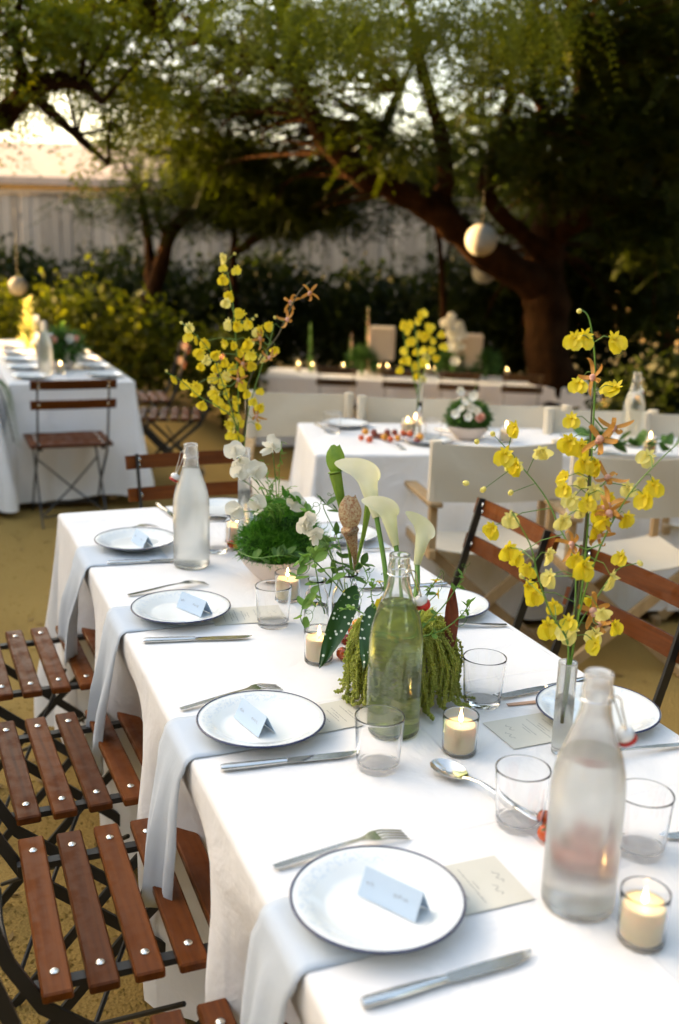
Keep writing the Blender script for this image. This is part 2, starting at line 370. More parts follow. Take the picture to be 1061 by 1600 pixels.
# bark
m = pr('bark', (.009, .0045, .002), .95, spec=.02, var=(6, (.034, .016, .007), .25)); n, l, b = nodes_of(m)
tc = n.new('ShaderNodeTexCoord'); mp = n.new('ShaderNodeMapping'); mp.inputs['Scale'].default_value = (14, 14, 3.5); l.new(tc.outputs['Object'], mp.inputs['Vector'])
tx = n.new('ShaderNodeTexNoise'); tx.inputs['Scale'].default_value = 1; tx.inputs['Detail'].default_value = 7; tx.inputs['Distortion'].default_value = 1.2; l.new(mp.outputs[0], tx.inputs['Vector'])
bm_ = n.new('ShaderNodeBump'); bm_.inputs['Strength'].default_value = .9; bm_.inputs['Distance'].default_value = .04; l.new(tx.outputs['Fac'], bm_.inputs['Height']); l.new(bm_.outputs[0], b.inputs['Normal'])
# gravel ground
m = pr('gravel', (.24, .17, .065), .95, spec=.1); n, l, b = nodes_of(m)
tc = n.new('ShaderNodeTexCoord'); t1 = n.new('ShaderNodeTexNoise'); t1.inputs['Scale'].default_value = 1.3; t1.inputs['Detail'].default_value = 6
t2 = n.new('ShaderNodeTexNoise'); t2.inputs['Scale'].default_value = 160; t2.inputs['Detail'].default_value = 4
vo = n.new('ShaderNodeTexVoronoi'); vo.inputs['Scale'].default_value = 120
for q in (t1, t2, vo): l.new(tc.outputs['Object'], q.inputs['Vector'])
mxf = n.new('ShaderNodeMath'); mxf.operation = 'MULTIPLY_ADD'; mxf.inputs[1].default_value = .45; l.new(t1.outputs['Fac'], mxf.inputs[0])
m5 = n.new('ShaderNodeMath'); m5.operation = 'MULTIPLY'; m5.inputs[1].default_value = .55; l.new(t2.outputs['Fac'], m5.inputs[0]); l.new(m5.outputs[0], mxf.inputs[2])
rp = n.new('ShaderNodeValToRGB'); rp.color_ramp.elements[0].position = .38; rp.color_ramp.elements[1].position = .62
rp.color_ramp.elements[0].color = (.27, .165, .050, 1); rp.color_ramp.elements[1].color = (.36, .23, .072, 1)
l.new(mxf.outputs[0], rp.inputs[0]); l.new(rp.outputs[0], b.inputs['Base Color'])
b1 = n.new('ShaderNodeBump'); b1.inputs['Strength'].default_value = .6; b1.inputs['Distance'].default_value = .006; l.new(vo.outputs['Distance'], b1.inputs['Height'])
b2 = n.new('ShaderNodeBump'); b2.inputs['Strength'].default_value = .5; b2.inputs['Distance'].default_value = .03; l.new(t1.outputs['Fac'], b2.inputs['Height']); l.new(b1.outputs[0], b2.inputs['Normal']); l.new(b2.outputs[0], b.inputs['Normal'])
pr('stucco', (.52, .47, .40), .9, spec=.1, bump=(60, .4, 4), var=(1.5, (.58, .52, .44), .3))
pr('roof', (.22, .19, .17), .9, spec=.1, var=(4, (.28, .24, .21), .3))
pr('windowglass', (.03, .035, .04), .08); pr('whitepaint', (.72, .70, .66), .5)

# ================================================================== setting
def sst(x, a, b_): t = max(0, min(1, (x-a)/(b_-a))); return t*t*(3-2*t)
def gz(x, y):     # the garden drops to a lower terrace behind the canvas chairs
    rr = x*_rh.x+y*_rh.y; ff = x*_fh.x+y*_fh.y
    return -.49*sst(ff, 6.0, 8.9)*sst(rr, -2.0, -.7)
g = MB(); ax = [-260, -120, -60, -30] + [-18+.75*i for i in range(57)] + [40, 70, 130, 260]; k = len(ax)
g.add([(x, y, gz(x, y)) for y in ax for x in ax], [(j*k+i, j*k+i+1, (j+1)*k+i+1, (j+1)*k+i) for j in range(k-1) for i in range(k-1)])
tag(g.build('ground', 'gravel', smooth=180), kind='structure')
# loose pebbles on the gravel near the chairs
pb = MB()
for i in range(2600):
    p = on(random.uniform(-60, 260), random.uniform(800, 1640), 0) if i % 3 else cf(random.uniform(-2.5, 3), random.uniform(2, 7))
    r_ = random.uniform(.003, .008)
    vs = [p + Vector((random.uniform(-1, 1)*.3+math.cos(a), random.uniform(-1, 1)*.3+math.sin(a), 0))*r_ for a in (0, 1.6, 3.1, 4.7)] + [p + Vector((0, 0, r_*.7))]
    pb.add(vs, [(0, 1, 4), (1, 2, 4), (2, 3, 4), (3, 0, 4)])
dl = MB()
for i in range(260):
    p = on(random.uniform(-80, 420), random.uniform(700, 1640), 0) if i % 2 else cf(random.uniform(-3, 3.5), random.uniform(2.5, 6.5))
    a_ = random.uniform(0, 6.28); s_ = random.uniform(.012, .03); d_ = Vector((math.cos(a_), math.sin(a_), random.uniform(-.1, .3)))*s_; q_ = Vector((-math.sin(a_), math.cos(a_), random.uniform(-.2, .4)))*s_*.35; p = p+Vector((0, 0, .006))
    dl.add([p-d_, p+q_, p+d_, p-q_], [(0, 1, 2, 3)])
leafmat('dryleaf', (.20, .11, .035), (.34, .22, .07), .3, 9)
tag(dl.build('fallen_leaves', 'dryleaf', smooth=0), kind='stuff')
pr('pebble', (.33, .21, .06), .95, spec=.1, var=(9, (.24, .15, .04), .3))
tag(pb.build('pebbles', 'pebble', smooth=0), kind='stuff')

# board fence running behind the garden
def fence(P0, P1, h, label):
    t = thing('board_fence', label, 'fence', (0, 0, 0))
    d = P1-P0; L = d.length; d.normalize(); rz = math.atan2(d.y, d.x); nrm = Vector((-d.y, d.x, 0))
    pitch = .165; k = int(L/pitch)
    me = MB().box((0, 0, h/2), (.155, .022, h), ch=.004).mesh('board', 'fencewood', 0)
    for i in range(k):
        o = link('board', me, t, P0+d*(pitch*(i+.5)) + nrm*random.uniform(-.006, .006), rz)
        o.scale = (1, 1, 1+random.uniform(-.012, .012)); o.rotation_euler.y = random.uniform(-.006, .006)
    for zz in (.35, h-.3):
        MB().bar([P0+nrm*.05+Vector((0, 0, zz)), P1+nrm*.05+Vector((0, 0, zz))], (0, 0, 1), .09, .05).build('rail', 'fencewood', t, 0)
    MB().bar([P0+Vector((0, 0, h+.045)), P1+Vector((0, 0, h+.045))], nrm, .12, .03).build('cap_rail', 'fencewood', t, 0)
    for i in range(int(L/2.4)+1):
        MB().box(P0+d*min(i*2.4, L)+nrm*.13+Vector((0, 0, h/2)), (.1, .1, h)).build('post', 'fencewood', t, 0)
    return t
fence(cf(-9.5, 17.0), cf(2.4, 14.2), 2.16, 'weathered grey board fence beyond the dark hedge')

def house(name, label, c, yaw, wx, wy, h, rh, wins, wallm='stucco'):
    t = thing(name, label, 'house', c, yaw)
    MB().box((0, 0, h/2), (wx, wy, h)).build('wall', wallm, t, 0)
    r_ = MB(); o = .45; hx, hy = wx/2+o, wy/2+o
    r_.add([(-hx, -hy, h), (hx, -hy, h), (hx, hy, h), (-hx, hy, h), (-hx, 0, h+rh), (hx, 0, h+rh), (-hx, -hy, h-.15), (hx, -hy, h-.15), (hx, hy, h-.15), (-hx, hy, h-.15)],
           [(0, 1, 5, 4), (2, 3, 4, 5), (3, 0, 4), (1, 2, 5), (6, 7, 1, 0), (7, 8, 2, 1), (8, 9, 3, 2), (9, 6, 0, 3), (9, 8, 7, 6)])
    r_.build('roof', 'roof', t, 0)
    for (x, z, ww, hh) in wins:
        f = MB().box((x, -wy/2-.02, z), (ww+.14, .05, hh+.14)).build('window', 'whitepaint', t, 0)
        MB().box((x, -wy/2-.05, z), (ww, .02, hh)).build('pane', 'windowglass', f, 0)
    return t
house('stucco_house', 'pale stucco house with a low roof behind the board fence', cf(-9.8, 25.5), -YAW, 11.0, 6.0, 2.75, .95, [(1.8, 1.6, .9, 1.1), (-1.6, 1.6, .9, 1.1), (4.2, 1.6, .9, 1.1)])
# unseen house added left of the camera, so its shade covers the near tables
house('unseen_shade_house', 'unseen stucco house added left of the tables to shade them', cf(-9.3, 1.6), -YAW+math.pi/2, 14.0, 5.5, 4.5, .9, [(-3, 1.6, 1.0, 1.2), (0, 1.6, 1.0, 1.2), (3, 1.6, 1.0, 1.2)])

# ================================================================== trees
def fastmesh(name, V, nper, mat, normals_up=False):
    """V: (faces*nper,3) array of separate polygons"""
    nf = len(V)//nper; me = bpy.data.meshes.new(name); me.vertices.add(len(V)); me.vertices.foreach_set('co', V.astype(np.float32).ravel())
    me.loops.add(len(V)); me.loops.foreach_set('vertex_index', np.arange(len(V), dtype=np.int32))
    me.polygons.add(nf); me.polygons.foreach_set('loop_start', np.arange(0, len(V), nper, dtype=np.int32)); me.polygons.foreach_set('loop_total', np.full(nf, nper, dtype=np.int32))
    me.update(calc_edges=True); me.validate(); me.materials.append(MAT[mat]); return me
def unit(a): return a/np.maximum(np.linalg.norm(a, axis=-1, keepdims=True), 1e-9)
def sprays(P, length=.34, nl=8, ll=.06, lw=.022, droop=.5, spread=1.0):
    """feathery pinnate leaves: at each point of P a rachis with leaflets on both sides -> quads"""
    n = len(P); d = rng.normal(size=(n, 3)); d[:, 2] = d[:, 2]*.45 - droop*.5; d = unit(d)
    up = np.tile([0, 0, 1.0], (n, 1)) + rng.normal(size=(n, 3))*.35; s = unit(np.cross(d, up)); nn = unit(np.cross(s, d))
    L = length*rng.uniform(.6, 1.3, size=n); out = []
    for j in range(nl):
        t = (j+1)/nl
        base = P + d*(L*t)[:, None] - np.array([0, 0, 1.0])*(droop*.35*L*t*t)[:, None]
        for sg in (-1, 1):
            ax = unit(s*sg*.9 + d*.45 - np.array([0, 0, .35]) + rng.normal(size=(n, 3))*.18)
            wv = unit(np.cross(ax, nn))
            l_ = (ll*rng.uniform(.7, 1.25, size=n)*(1-.45*abs(t-.45)))[:, None]; w_ = (lw*rng.uniform(.8, 1.2, size=n))[:, None]
            q = np.stack([base, base+ax*l_*.5+wv*w_*.5, base+ax*l_, base+ax*l_*.5-wv*w_*.5], 1); out.append(q)
    return np.concatenate(out, 0).reshape(-1, 3)
def blob(c, r3, ncl, per, cr):
    """clusters of spray points inside an ellipsoid given in the camera's right/up/forward metres"""
    u = unit(rng.normal(size=(ncl, 3)))*(rng.uniform(0, 1, size=(ncl, 1))**.45)
    A = np.array([[*_rh], [0, 0, 1.0], [*_fh]])
    C = np.array(c) + (u*np.array(r3)) @ A
    P = np.repeat(C, per, 0) + rng.normal(size=(ncl*per, 3))*np.array([cr, cr, cr*.6])
    return P
def limb(t, pts, rads, n=10, name='limb', seg=28):
    P = bez(pts, seg); k = len(P); rr = np.interp(np.linspace(0, 1, k), np.linspace(0, 1, len(rads)), rads)
    for i in range(1, k-1): P[i] = P[i] + Vector((random.uniform(-1, 1), random.uniform(-1, 1), random.uniform(-1, 1)))*rr[i]*.18
    rr = [r_*random.uniform(.92, 1.1) for r_ in rr]
    mb = MB(); mb.tube(P, rr, n); return mb.build(name, 'bark', t, smooth=180)
def twigs(t, P, starts, r_=.012):
    """thin branches from limb points out to some of the leaf clusters"""
    mb = MB()
    for q in P:
        s = min(starts, key=lambda a: (a-q).length)
        if (s-q).length > 2.6: continue
        mid = (s+q)/2 + Vector((random.uniform(-.2, .2), random.uniform(-.2, .2), random.uniform(.0, .25)))
        mb.tube(bez([s, mid, q], 8), [r_*2, r_*1.8, r_*1.5, r_*1.3, r_*1.1, r_, r_*.8, r_*.6, r_*.5][:9], 5, caps=False)
    if mb.v: mb.build('twigs', 'bark', t, smooth=180)

# ---- the big spreading tree
T1 = thing('spreading_tree', 'big old spreading tree with thick dark trunk behind the canvas chairs', 'tree', (0, 0, 0))
base = cf(2.13, 10.3, -.5)
tp = [base+Vector((0, 0, -.1)), at(860, 560, 10.55), at(853, 460, 10.5), at(850, 380, 10.5), at(880, 310, 10.5), at(905, 250, 10.4), at(915, 160, 10.2), at(900, 40, 10.0), at(880, -90, 9.8)]
limb(T1, tp, [.32, .235, .21, .195, .15, .125, .10, .075, .05], 14, 'trunk', 40)
L1 = [at(850, 455, 10.5), at(800, 425, 10.3), at(745, 385, 10.1), at(690, 340, 9.9), at(630, 300, 9.7), at(575, 278, 9.5), at(530, 240, 9.3), at(492, 185, 9.1), at(466, 118, 8.9), at(440, 30, 8.7)]
limb(T1, L1, [.19, .17, .15, .135, .125, .115, .10, .09, .07, .05], 12)
L2 = [at(688, 338, 9.9), at(696, 270, 9.8), at(688, 210, 9.6), at(672, 150, 9.3), at(655, 90, 9.0), at(640, 0, 8.6)]
limb(T1, L2, [.10, .08, .07, .055, .045, .03], 10)
L3 = [at(570, 278, 9.5), at(600, 200, 9.6), at(625, 140, 9.6), at(650, 90, 9.6)]
limb(T1, L3, [.07, .05, .04, .02], 8)
L4 = [at(905, 255, 10.4), at(870, 210, 10.2), at(840, 150, 10.0), at(835, 80, 9.8)]
limb(T1, L4, [.12, .08, .06, .04], 8)
L5 = [at(905, 250, 10.4), at(960, 200, 10.2), at(1010, 170, 10.0), at(1080, 120, 9.8)]
limb(T1, L5, [.12, .09, .07, .04], 8)
L6 = [at(850, 380, 10.5), at(930, 330, 10.2), at(1000, 320, 10.1), at(1030, 270, 10.0), at(1060, 200, 9.9)]
limb(T1, L6, [.12, .09, .08, .07, .05], 8)
L7 = [at(465, 120, 8.9), at(400, 90, 8.8), at(330, 60, 8.6), at(250, 50, 8.4)]
limb(T1, L7, [.08, .06, .05, .03], 8)
L8 = [at(850, 400, 10.4), at(760, 300, 9.9), at(790, 200, 9.5), at(800, 100, 9.2)]
limb(T1, L8, [.10, .07, .05, .03], 8)
B1 = [  # px,py,depth, r_right,r_up,r_fwd, clusters
 (300, 20, 8.6, 1.3, .16, 1.2, 26), (200, 70, 9.0, .8, .12, .9, 14), (90, 30, 8.6, .8, .14, 1.0, 14), (240, 130, 9.6, .7, .10, .9, 12), (390, 100, 9.6, .9, .14, 1.0, 20), (330, 165, 10.5, .8, .12, .8, 16), (430, 160, 10.4, .7, .12, .8, 14),
 (280, 215, 11, .7, .10, .9, 12), (380, 240, 11, .9, .14, 1.0, 24), (460, 285, 11.5, .9, .16, 1.0, 28), (330, 290, 12, .7, .14, .9, 16), (430, 330, 11.8, .8, .12, .8, 18), (540, 340, 11.5, .5, .10, .9, 9), (520, 270, 11, .5, .10, .7, 9),
 (880, 30, 8.5, .9, .3, .8, 34), (980, 90, 8.5, .9, .35, .8, 40), (1030, 200, 9.5, .8, .4, .8, 44), (960, 290, 11.5, 1.1, .4, 1.0, 44), (870, 350, 12, 1.0, .35, .8, 36),
 (800, 110, 9.5, .5, .10, .8, 9), (610, 120, 10.5, .7, .06, .9, 6), (740, 165, 10.5, .6, .07, .8, 6), (640, 190, 11, .6, .06, .8, 5), (900, 450, 12, 1.2, .9, .6, 50), (1010, 430, 11.5, 1.0, .8, .6, 56), (760, 430, 12, .8, .4, .5, 22),
 (870, 200, 10.5, .6, .12, .6, 12), (960, 230, 9.0, .8, .25, .5, 26), (880, 275, 9.4, .5, .16, .5, 14), (1030, 350, 9.5, .6, .3, .5, 22), (760, 250, 9.6, .4, .10, .4, 8), (620, 235, 8.9, .5, .08, .5, 8), (560, 190, 8.8, .4, .08, .4, 6), (820, 190, 9.2, .4, .10, .4, 8), (560, 80, 9.5, .6, .08, .7, 8), (500, 40, 9.0, .8, .12, .8, 14), (700, 60, 9.5, .8, .10, .8, 12), (930, 170, 10.5, .6, .3, .6, 22)]
B1 += [(px, py, d, 1.5, .3, 1.0, 34) for px, py, d in ((-100, -170, 7.5), (250, -190, 7.5), (600, -180, 7.0), (950, -170, 7.0), (1250, 0, 8), (-200, -480, 7.0), (200, -450, 6.8), (600, -450, 6.5), (1000, -430, 6.3), (1400, -400, 6.5), (0, -900, 6.5), (400, -950, 6.0), (800, -950, 6.0), (1250, -900, 6.0), (100, -1500, 5.6), (600, -1600, 5.4), (1100, -1500, 5.6))]  # crown above the view, widened overhead to block sky and darken reflections
PTS = []; CL = []
for (px, py, d, a, b_, c_, ncl) in B1:
    if 150 < px < 500 and 120 < py < 360: ncl = int(ncl*1.9)
    if px > 840 and py < 380: ncl = int(ncl*1.5)
    if 500 <= px < 860 and 0 < py < 130: ncl = int(ncl*1.4)
    P = blob(at(px, py, d), (a, b_, c_), ncl, 18, .15); PTS.append(P); CL += [Vector(P[i]) for i in range(0, len(P), 18*3)]
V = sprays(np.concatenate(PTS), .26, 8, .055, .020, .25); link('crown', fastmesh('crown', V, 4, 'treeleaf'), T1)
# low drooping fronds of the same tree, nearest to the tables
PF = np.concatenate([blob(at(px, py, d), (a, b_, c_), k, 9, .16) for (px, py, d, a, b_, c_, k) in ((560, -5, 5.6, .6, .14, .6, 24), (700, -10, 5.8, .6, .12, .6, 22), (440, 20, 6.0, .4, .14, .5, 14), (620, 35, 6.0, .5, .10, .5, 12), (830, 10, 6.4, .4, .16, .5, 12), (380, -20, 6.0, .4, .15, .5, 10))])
link('fronds', fastmesh('fronds', sprays(PF, .38, 14, .042, .011, 1.3), 4, 'treeleafsunlit'), T1)
starts = [p for L in (tp[3:], L1[2:], L2, L3, L4, L5, L6, L7, L8) for p in L]
twigs(T1, CL, starts)

# ---- slender leaning trees in front of the fence
T2 = thing('slender_tree', 'slender dark multi-stemmed tree leaning in front of the board fence', 'tree')
s1 = [on(205, 560, 0), at(222, 500, 12.6), at(250, 430, 12.5), at(262, 370, 12.4), at(288, 335, 12.3), at(305, 280, 12.2), at(320, 220, 12.0)]
limb(T2, s1, [.15, .11, .095, .085, .07, .05, .03], 9, 'trunk')
s2 = [on(225, 560, 0), at(236, 480, 12.8), at(233, 400, 12.7), at(228, 345, 12.6), at(214, 295, 12.5), at(190, 250, 12.4)]
limb(T2, s2, [.09, .07, .06, .055, .04, .02], 8, 'stem')
s3 = [at(262, 372, 12.4), at(246, 330, 12.3), at(262, 290, 12.2)]
limb(T2, s3, [.05, .04, .02], 7)
B2 = [(170, 320, 12.2, .5, .08, .4, 5), (250, 335, 12.2, .5, .08, .4, 6), (235, 295, 12.5, .5, .14, .5, 9), (330, 250, 12.2, .8, .3, .7, 28), (400, 320, 12.6, .9, .25, .7, 34), (300, 335, 12.5, .4, .12, .5, 8), (200, 250, 12.4, .3, .10, .4, 3)]
PT = [blob(at(px, py, d), (a, b_, c_), k, 16, .17) for (px, py, d, a, b_, c_, k) in B2]
link('crown', fastmesh('crown', sprays(np.concatenate(PT)), 4, 'treeleaf'), T2)
twigs(T2, [Vector(p[i]) for p in PT for i in range(0, len(p), 48)], s1[3:]+s2[3:]+s3, .010)
T3 = thing('thin_tree', 'thin dark sapling with a level branch before the pale fence', 'tree')
s1 = [on(372, 575, 0), at(366, 470, 12.9), at(364, 400, 12.8), at(368, 340, 12.7), at(366, 280, 12.6)]
limb(T3, s1, [.06, .05, .045, .04, .02], 7, 'trunk')
s2 = [at(365, 395, 12.8), at(400, 372, 12.6), at(440, 350, 12.4), at(480, 338, 12.2), at(520, 330, 12)]
limb(T3, s2, [.06, .06, .05, .04, .02], 7)
link('crown', fastmesh('crown', sprays(np.concatenate([blob(at(380, 300, 12.6), (.7, .3, .5), 26, 16, .16), blob(at(480, 320, 12.2), (.6, .2, .5), 20, 16, .16)])), 4, 'treeleaf'), T3)
T5 = thing('pale_sapling', 'thin pale-barked sapling beside the round paper lanterns', 'tree')
s1 = [at(700, 600, 11.2), at(693, 480, 11.2), at(689, 400, 11.2), at(681, 350, 11.1), at(678, 300, 11.0)]
limb(T5, s1, [.04, .035, .032, .028, .015], 7, 'trunk')
limb(T5, [at(692, 420, 11.2), at(705, 380, 11.2), at(712, 350, 11.2)], [.018, .014, .008], 6)
link('crown', fastmesh('crown', sprays(blob(at(690, 300, 11), (.5, .4, .4), 22, 14, .15)), 4, 'treeleaf'), T5)
# ---- tree on the left whose limb reaches into the picture
T4 = thing('arching_tree', 'tree at the side with an arching limb against the bright sky', 'tree')
b4 = cf(-4.6, 7.6)
m1 = [b4, cf(-4.4, 7.6, 1.2), at(-330, 330, 7.5), at(-120, 250, 7.3), at(-10, 195, 7.2), at(40, 146, 7.1), at(85, 126, 7.0), at(125, 132, 7.0), at(160, 160, 7.0)]
limb(T4, m1, [.22, .19, .15, .11, .085, .075, .06, .045, .025], 10, 'trunk', 36)
m2 = [at(45, 144, 7.1), at(80, 175, 7.1), at(120, 212, 7.2), at(150, 238, 7.2), at(170, 258, 7.2)]
limb(T4, m2, [.04, .035, .03, .022, .012], 8)
m3 = [at(40, 146, 7.1), at(30, 90, 6.9), at(10, 30, 6.7)]
limb(T4, m3, [.05, .035, .02], 7)
B4 = [(20, 15, 6.8, .6, .28, .6, 22), (130, 100, 7.4, .4, .10, .4, 8), (200, 150, 7.6, .35, .16, .4, 8), (-120, 120, 7.2, .7, .5, .6, 26), (175, 240, 7.3, .15, .06, .2, 2), (110, 20, 7.4, .5, .25, .5, 16), (25, 100, 7.2, .25, .12, .3, 4)]
PT = [blob(at(px, py, d), (a, b_, c_), k, 16, .15) for (px, py, d, a, b_, c_, k) in B4]
link('crown', fastmesh('crown', sprays(np.concatenate(PT)), 4, 'treeleafsunlit'), T4)
twigs(T4, [Vector(p[i]) for p in PT for i in range(0, len(p), 48)], m1[4:]+m2+m3, .008)

# ---- broad-leaved evergreens behind, hedge and shrubs
def leafcloud(P, size, flat=.4):
    n = len(P); a = unit(rng.normal(size=(n, 3))); b_ = unit(np.cross(a, rng.normal(size=(n, 3)))); s = (size*rng.uniform(.6, 1.3, size=(n, 1)))
    return np.stack([P-a*s*.5, P+b_*s*.28, P+a*s*.5, P-b_*s*.28], 1).reshape(-1, 3)
def shell(c, r3, n, lumps=14, tuft=.12):
    """points through a lumpy crown volume, denser towards the outside"""
    A = np.array([[*_rh], [0, 0, 1.0], [*_fh]]); u = unit(rng.normal(size=(n, 3)))
    ld = unit(rng.normal(size=(lumps, 3))); lw_ = rng.uniform(.0, .32, size=lumps)
    bulge = 0.78 + (np.maximum(0, u @ ld.T - .55)/.45*lw_).max(1)
    rr = bulge*(rng.uniform(0, 1, size=n)**.22)
    return np.array(c) + (u*rr[:, None]*np.array(r3)) @ A + rng.normal(size=(n, 3))*tuft
def evergreen(name, label, rr, ff, h, r3, n, mat, size, cat='tree', group=None, tr=.16):
    b_ = cf(rr, ff); t = thing(name, label, cat, (0, 0, 0), 0, group)
    limb(t, [b_+Vector((0, 0, -.55)), b_+Vector((.05, .03, h*.4)), b_+Vector((-.05, .05, h))], [tr, tr*.7, tr*.3], 8, 'trunk' if cat == 'tree' else 'stem', 10)
    b_.z = gz(b_.x, b_.y)
    P = shell((b_.x, b_.y, h), r3, n); P = P[P[:, 2] > b_.z+.03]
    link('crown' if cat == 'tree' else 'foliage', fastmesh('crown', leafcloud(P, size), 4, mat), t)
    return t
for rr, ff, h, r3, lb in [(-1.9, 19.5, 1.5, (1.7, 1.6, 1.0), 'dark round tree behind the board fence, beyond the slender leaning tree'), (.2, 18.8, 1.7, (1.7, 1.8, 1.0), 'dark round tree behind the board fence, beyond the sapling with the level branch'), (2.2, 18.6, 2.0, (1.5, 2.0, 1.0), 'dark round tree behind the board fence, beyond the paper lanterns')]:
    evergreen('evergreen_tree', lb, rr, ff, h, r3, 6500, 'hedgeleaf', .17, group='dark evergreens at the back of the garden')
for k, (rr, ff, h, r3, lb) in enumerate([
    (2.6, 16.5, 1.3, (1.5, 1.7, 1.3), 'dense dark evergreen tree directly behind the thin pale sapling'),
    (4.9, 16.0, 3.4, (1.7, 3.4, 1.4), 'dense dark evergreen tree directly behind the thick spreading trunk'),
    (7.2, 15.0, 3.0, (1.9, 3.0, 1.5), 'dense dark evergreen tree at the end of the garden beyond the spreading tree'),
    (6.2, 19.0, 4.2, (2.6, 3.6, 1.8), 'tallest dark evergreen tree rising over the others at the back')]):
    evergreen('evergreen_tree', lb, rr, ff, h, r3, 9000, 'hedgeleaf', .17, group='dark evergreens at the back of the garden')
evergreen('unseen_shade_tree', 'unseen leafy tree added beside the shade house to dapple the sun', -8.0, 10.2, 3.2, (1.3, 1.9, .9), 2600, 'treeleafsunlit', .17)  # outside the view, added so its leaves dapple the low sun
for rr, ff, h, r3, n, lb in [(-9.8, 15.0, 2.4, (1.3, 2.0, 1.1), 2800, 'unseen leafy tree added at the sunset side to dapple the fence'), (-10.4, 17.6, 2.7, (1.3, 2.1, 1.2), 3600, 'unseen leafy tree added near the stucco house to shade the fence')]:
    evergreen('unseen_shade_tree', lb, rr, ff, h, r3, n, 'treeleafsunlit', .17)  # two more unseen trees, added to break up sun on the fence
# unseen tall trees, added behind and right of the camera to block low sky
for rr, ff, lb in [(-3.8, -7.4, 'unseen dark tree added to block sky, next to the shade house'), (7.6, -.2, 'unseen dark tree added to block sky behind the right-hand bistro chairs'), (8.4, 4.9, 'unseen dark tree added to block sky between two others'), (0.2, -7.5, 'unseen dark tree added to block sky, middle of the rear row'), (4.6, -6.6, 'unseen dark tree added to block sky, corner of the rear row'), (8.0, -2.6, 'unseen dark tree added to block sky opposite the shade house'), (8.8, 2.4, 'unseen dark tree added to block sky abreast of the canvas chairs'), (9.0, 7.4, 'unseen dark tree added to block sky abreast of the farthest table')]:
    evergreen('unseen_shade_tree', lb, rr, ff, 4.6, (3.0, 5.0, 2.3), 8000, 'hedgeleaf', .36, group='unseen trees added to block low sky')
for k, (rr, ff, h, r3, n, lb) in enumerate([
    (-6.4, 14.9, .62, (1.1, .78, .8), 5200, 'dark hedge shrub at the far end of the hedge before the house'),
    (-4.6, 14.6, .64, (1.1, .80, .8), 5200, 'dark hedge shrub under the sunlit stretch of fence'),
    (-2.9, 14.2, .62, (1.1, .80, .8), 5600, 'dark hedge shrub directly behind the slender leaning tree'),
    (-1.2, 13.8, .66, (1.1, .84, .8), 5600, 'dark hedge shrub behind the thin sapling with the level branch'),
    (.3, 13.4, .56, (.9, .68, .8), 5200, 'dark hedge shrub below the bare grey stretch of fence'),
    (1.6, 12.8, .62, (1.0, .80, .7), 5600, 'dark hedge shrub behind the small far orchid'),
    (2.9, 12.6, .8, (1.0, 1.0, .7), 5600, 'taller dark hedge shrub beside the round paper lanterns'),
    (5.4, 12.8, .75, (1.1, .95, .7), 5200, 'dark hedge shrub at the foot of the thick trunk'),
    (2.75, 8.9, .05, (.55, .62, .45), 4200, 'low dark shrub added as dark fill behind the clear bottle on the canvas chair table'),  # this shrub and the next are added to hide sunlit ground
    (3.55, 9.3, .10, (.6, .66, .45), 4200, 'low dark shrub added as dark fill behind the outermost canvas chair')]):
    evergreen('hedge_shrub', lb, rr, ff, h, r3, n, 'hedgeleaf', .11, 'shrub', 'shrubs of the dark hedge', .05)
evergreen('hedge_shrub', 'unseen tall dark shrub added beyond the shade house to block low sun', -6.9, 13.1, 1.5, (.7, 1.6, 1.0), 5200, 'hedgeleaf', .16, 'shrub', 'shrubs of the dark hedge', .06)  # out of view, added to keep low sun off trunk and farthest table
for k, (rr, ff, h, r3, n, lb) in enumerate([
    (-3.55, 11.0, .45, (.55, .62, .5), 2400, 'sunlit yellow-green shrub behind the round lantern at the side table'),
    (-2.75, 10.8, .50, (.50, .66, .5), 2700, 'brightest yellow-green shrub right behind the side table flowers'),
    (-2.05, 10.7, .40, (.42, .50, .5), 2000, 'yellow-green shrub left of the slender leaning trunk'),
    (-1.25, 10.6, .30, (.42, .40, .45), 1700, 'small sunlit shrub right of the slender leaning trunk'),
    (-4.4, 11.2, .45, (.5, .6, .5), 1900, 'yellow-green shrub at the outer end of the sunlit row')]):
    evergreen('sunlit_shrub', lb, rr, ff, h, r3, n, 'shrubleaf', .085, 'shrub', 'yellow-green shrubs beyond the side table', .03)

# ---- round paper lanterns hanging from the limbs
def lantern(p, dia, top, label):
    t = thing('paper_lantern', label, 'lantern', p, 0, 'round paper lanterns')
    prof = []
    for i in range(25):
        a = math.pi*(.06+.88*i/24); r_ = math.sin(a)*dia/2*(1.0+.012*math.cos(i*math.pi)); prof.append((r_, -math.cos(a)*dia/2))
    MB().lathe(prof, 28).build('shade', 'paperlantern', t, 60)
    MB().tube([(0, 0, dia*.48), (0, 0, top)], .0016, 5).build('cord', 'stemdark', t)
    MB().lathe([(dia*.11, dia*.485), (dia*.12, dia*.5), (dia*.11, dia*.51)], 16).build('ring', 'blackmetal', t)
lantern(at(752, 375, 8.6), .262, 1.2, 'large pale round paper lantern hanging in front of the thick limb')
lantern(at(757, 424, 10.9), .26, .6, 'paper lantern half hidden below the thick dark limb')
lantern(at(28, 447, 9.4), .165, 1.3, 'small pale round paper lantern over the side table')
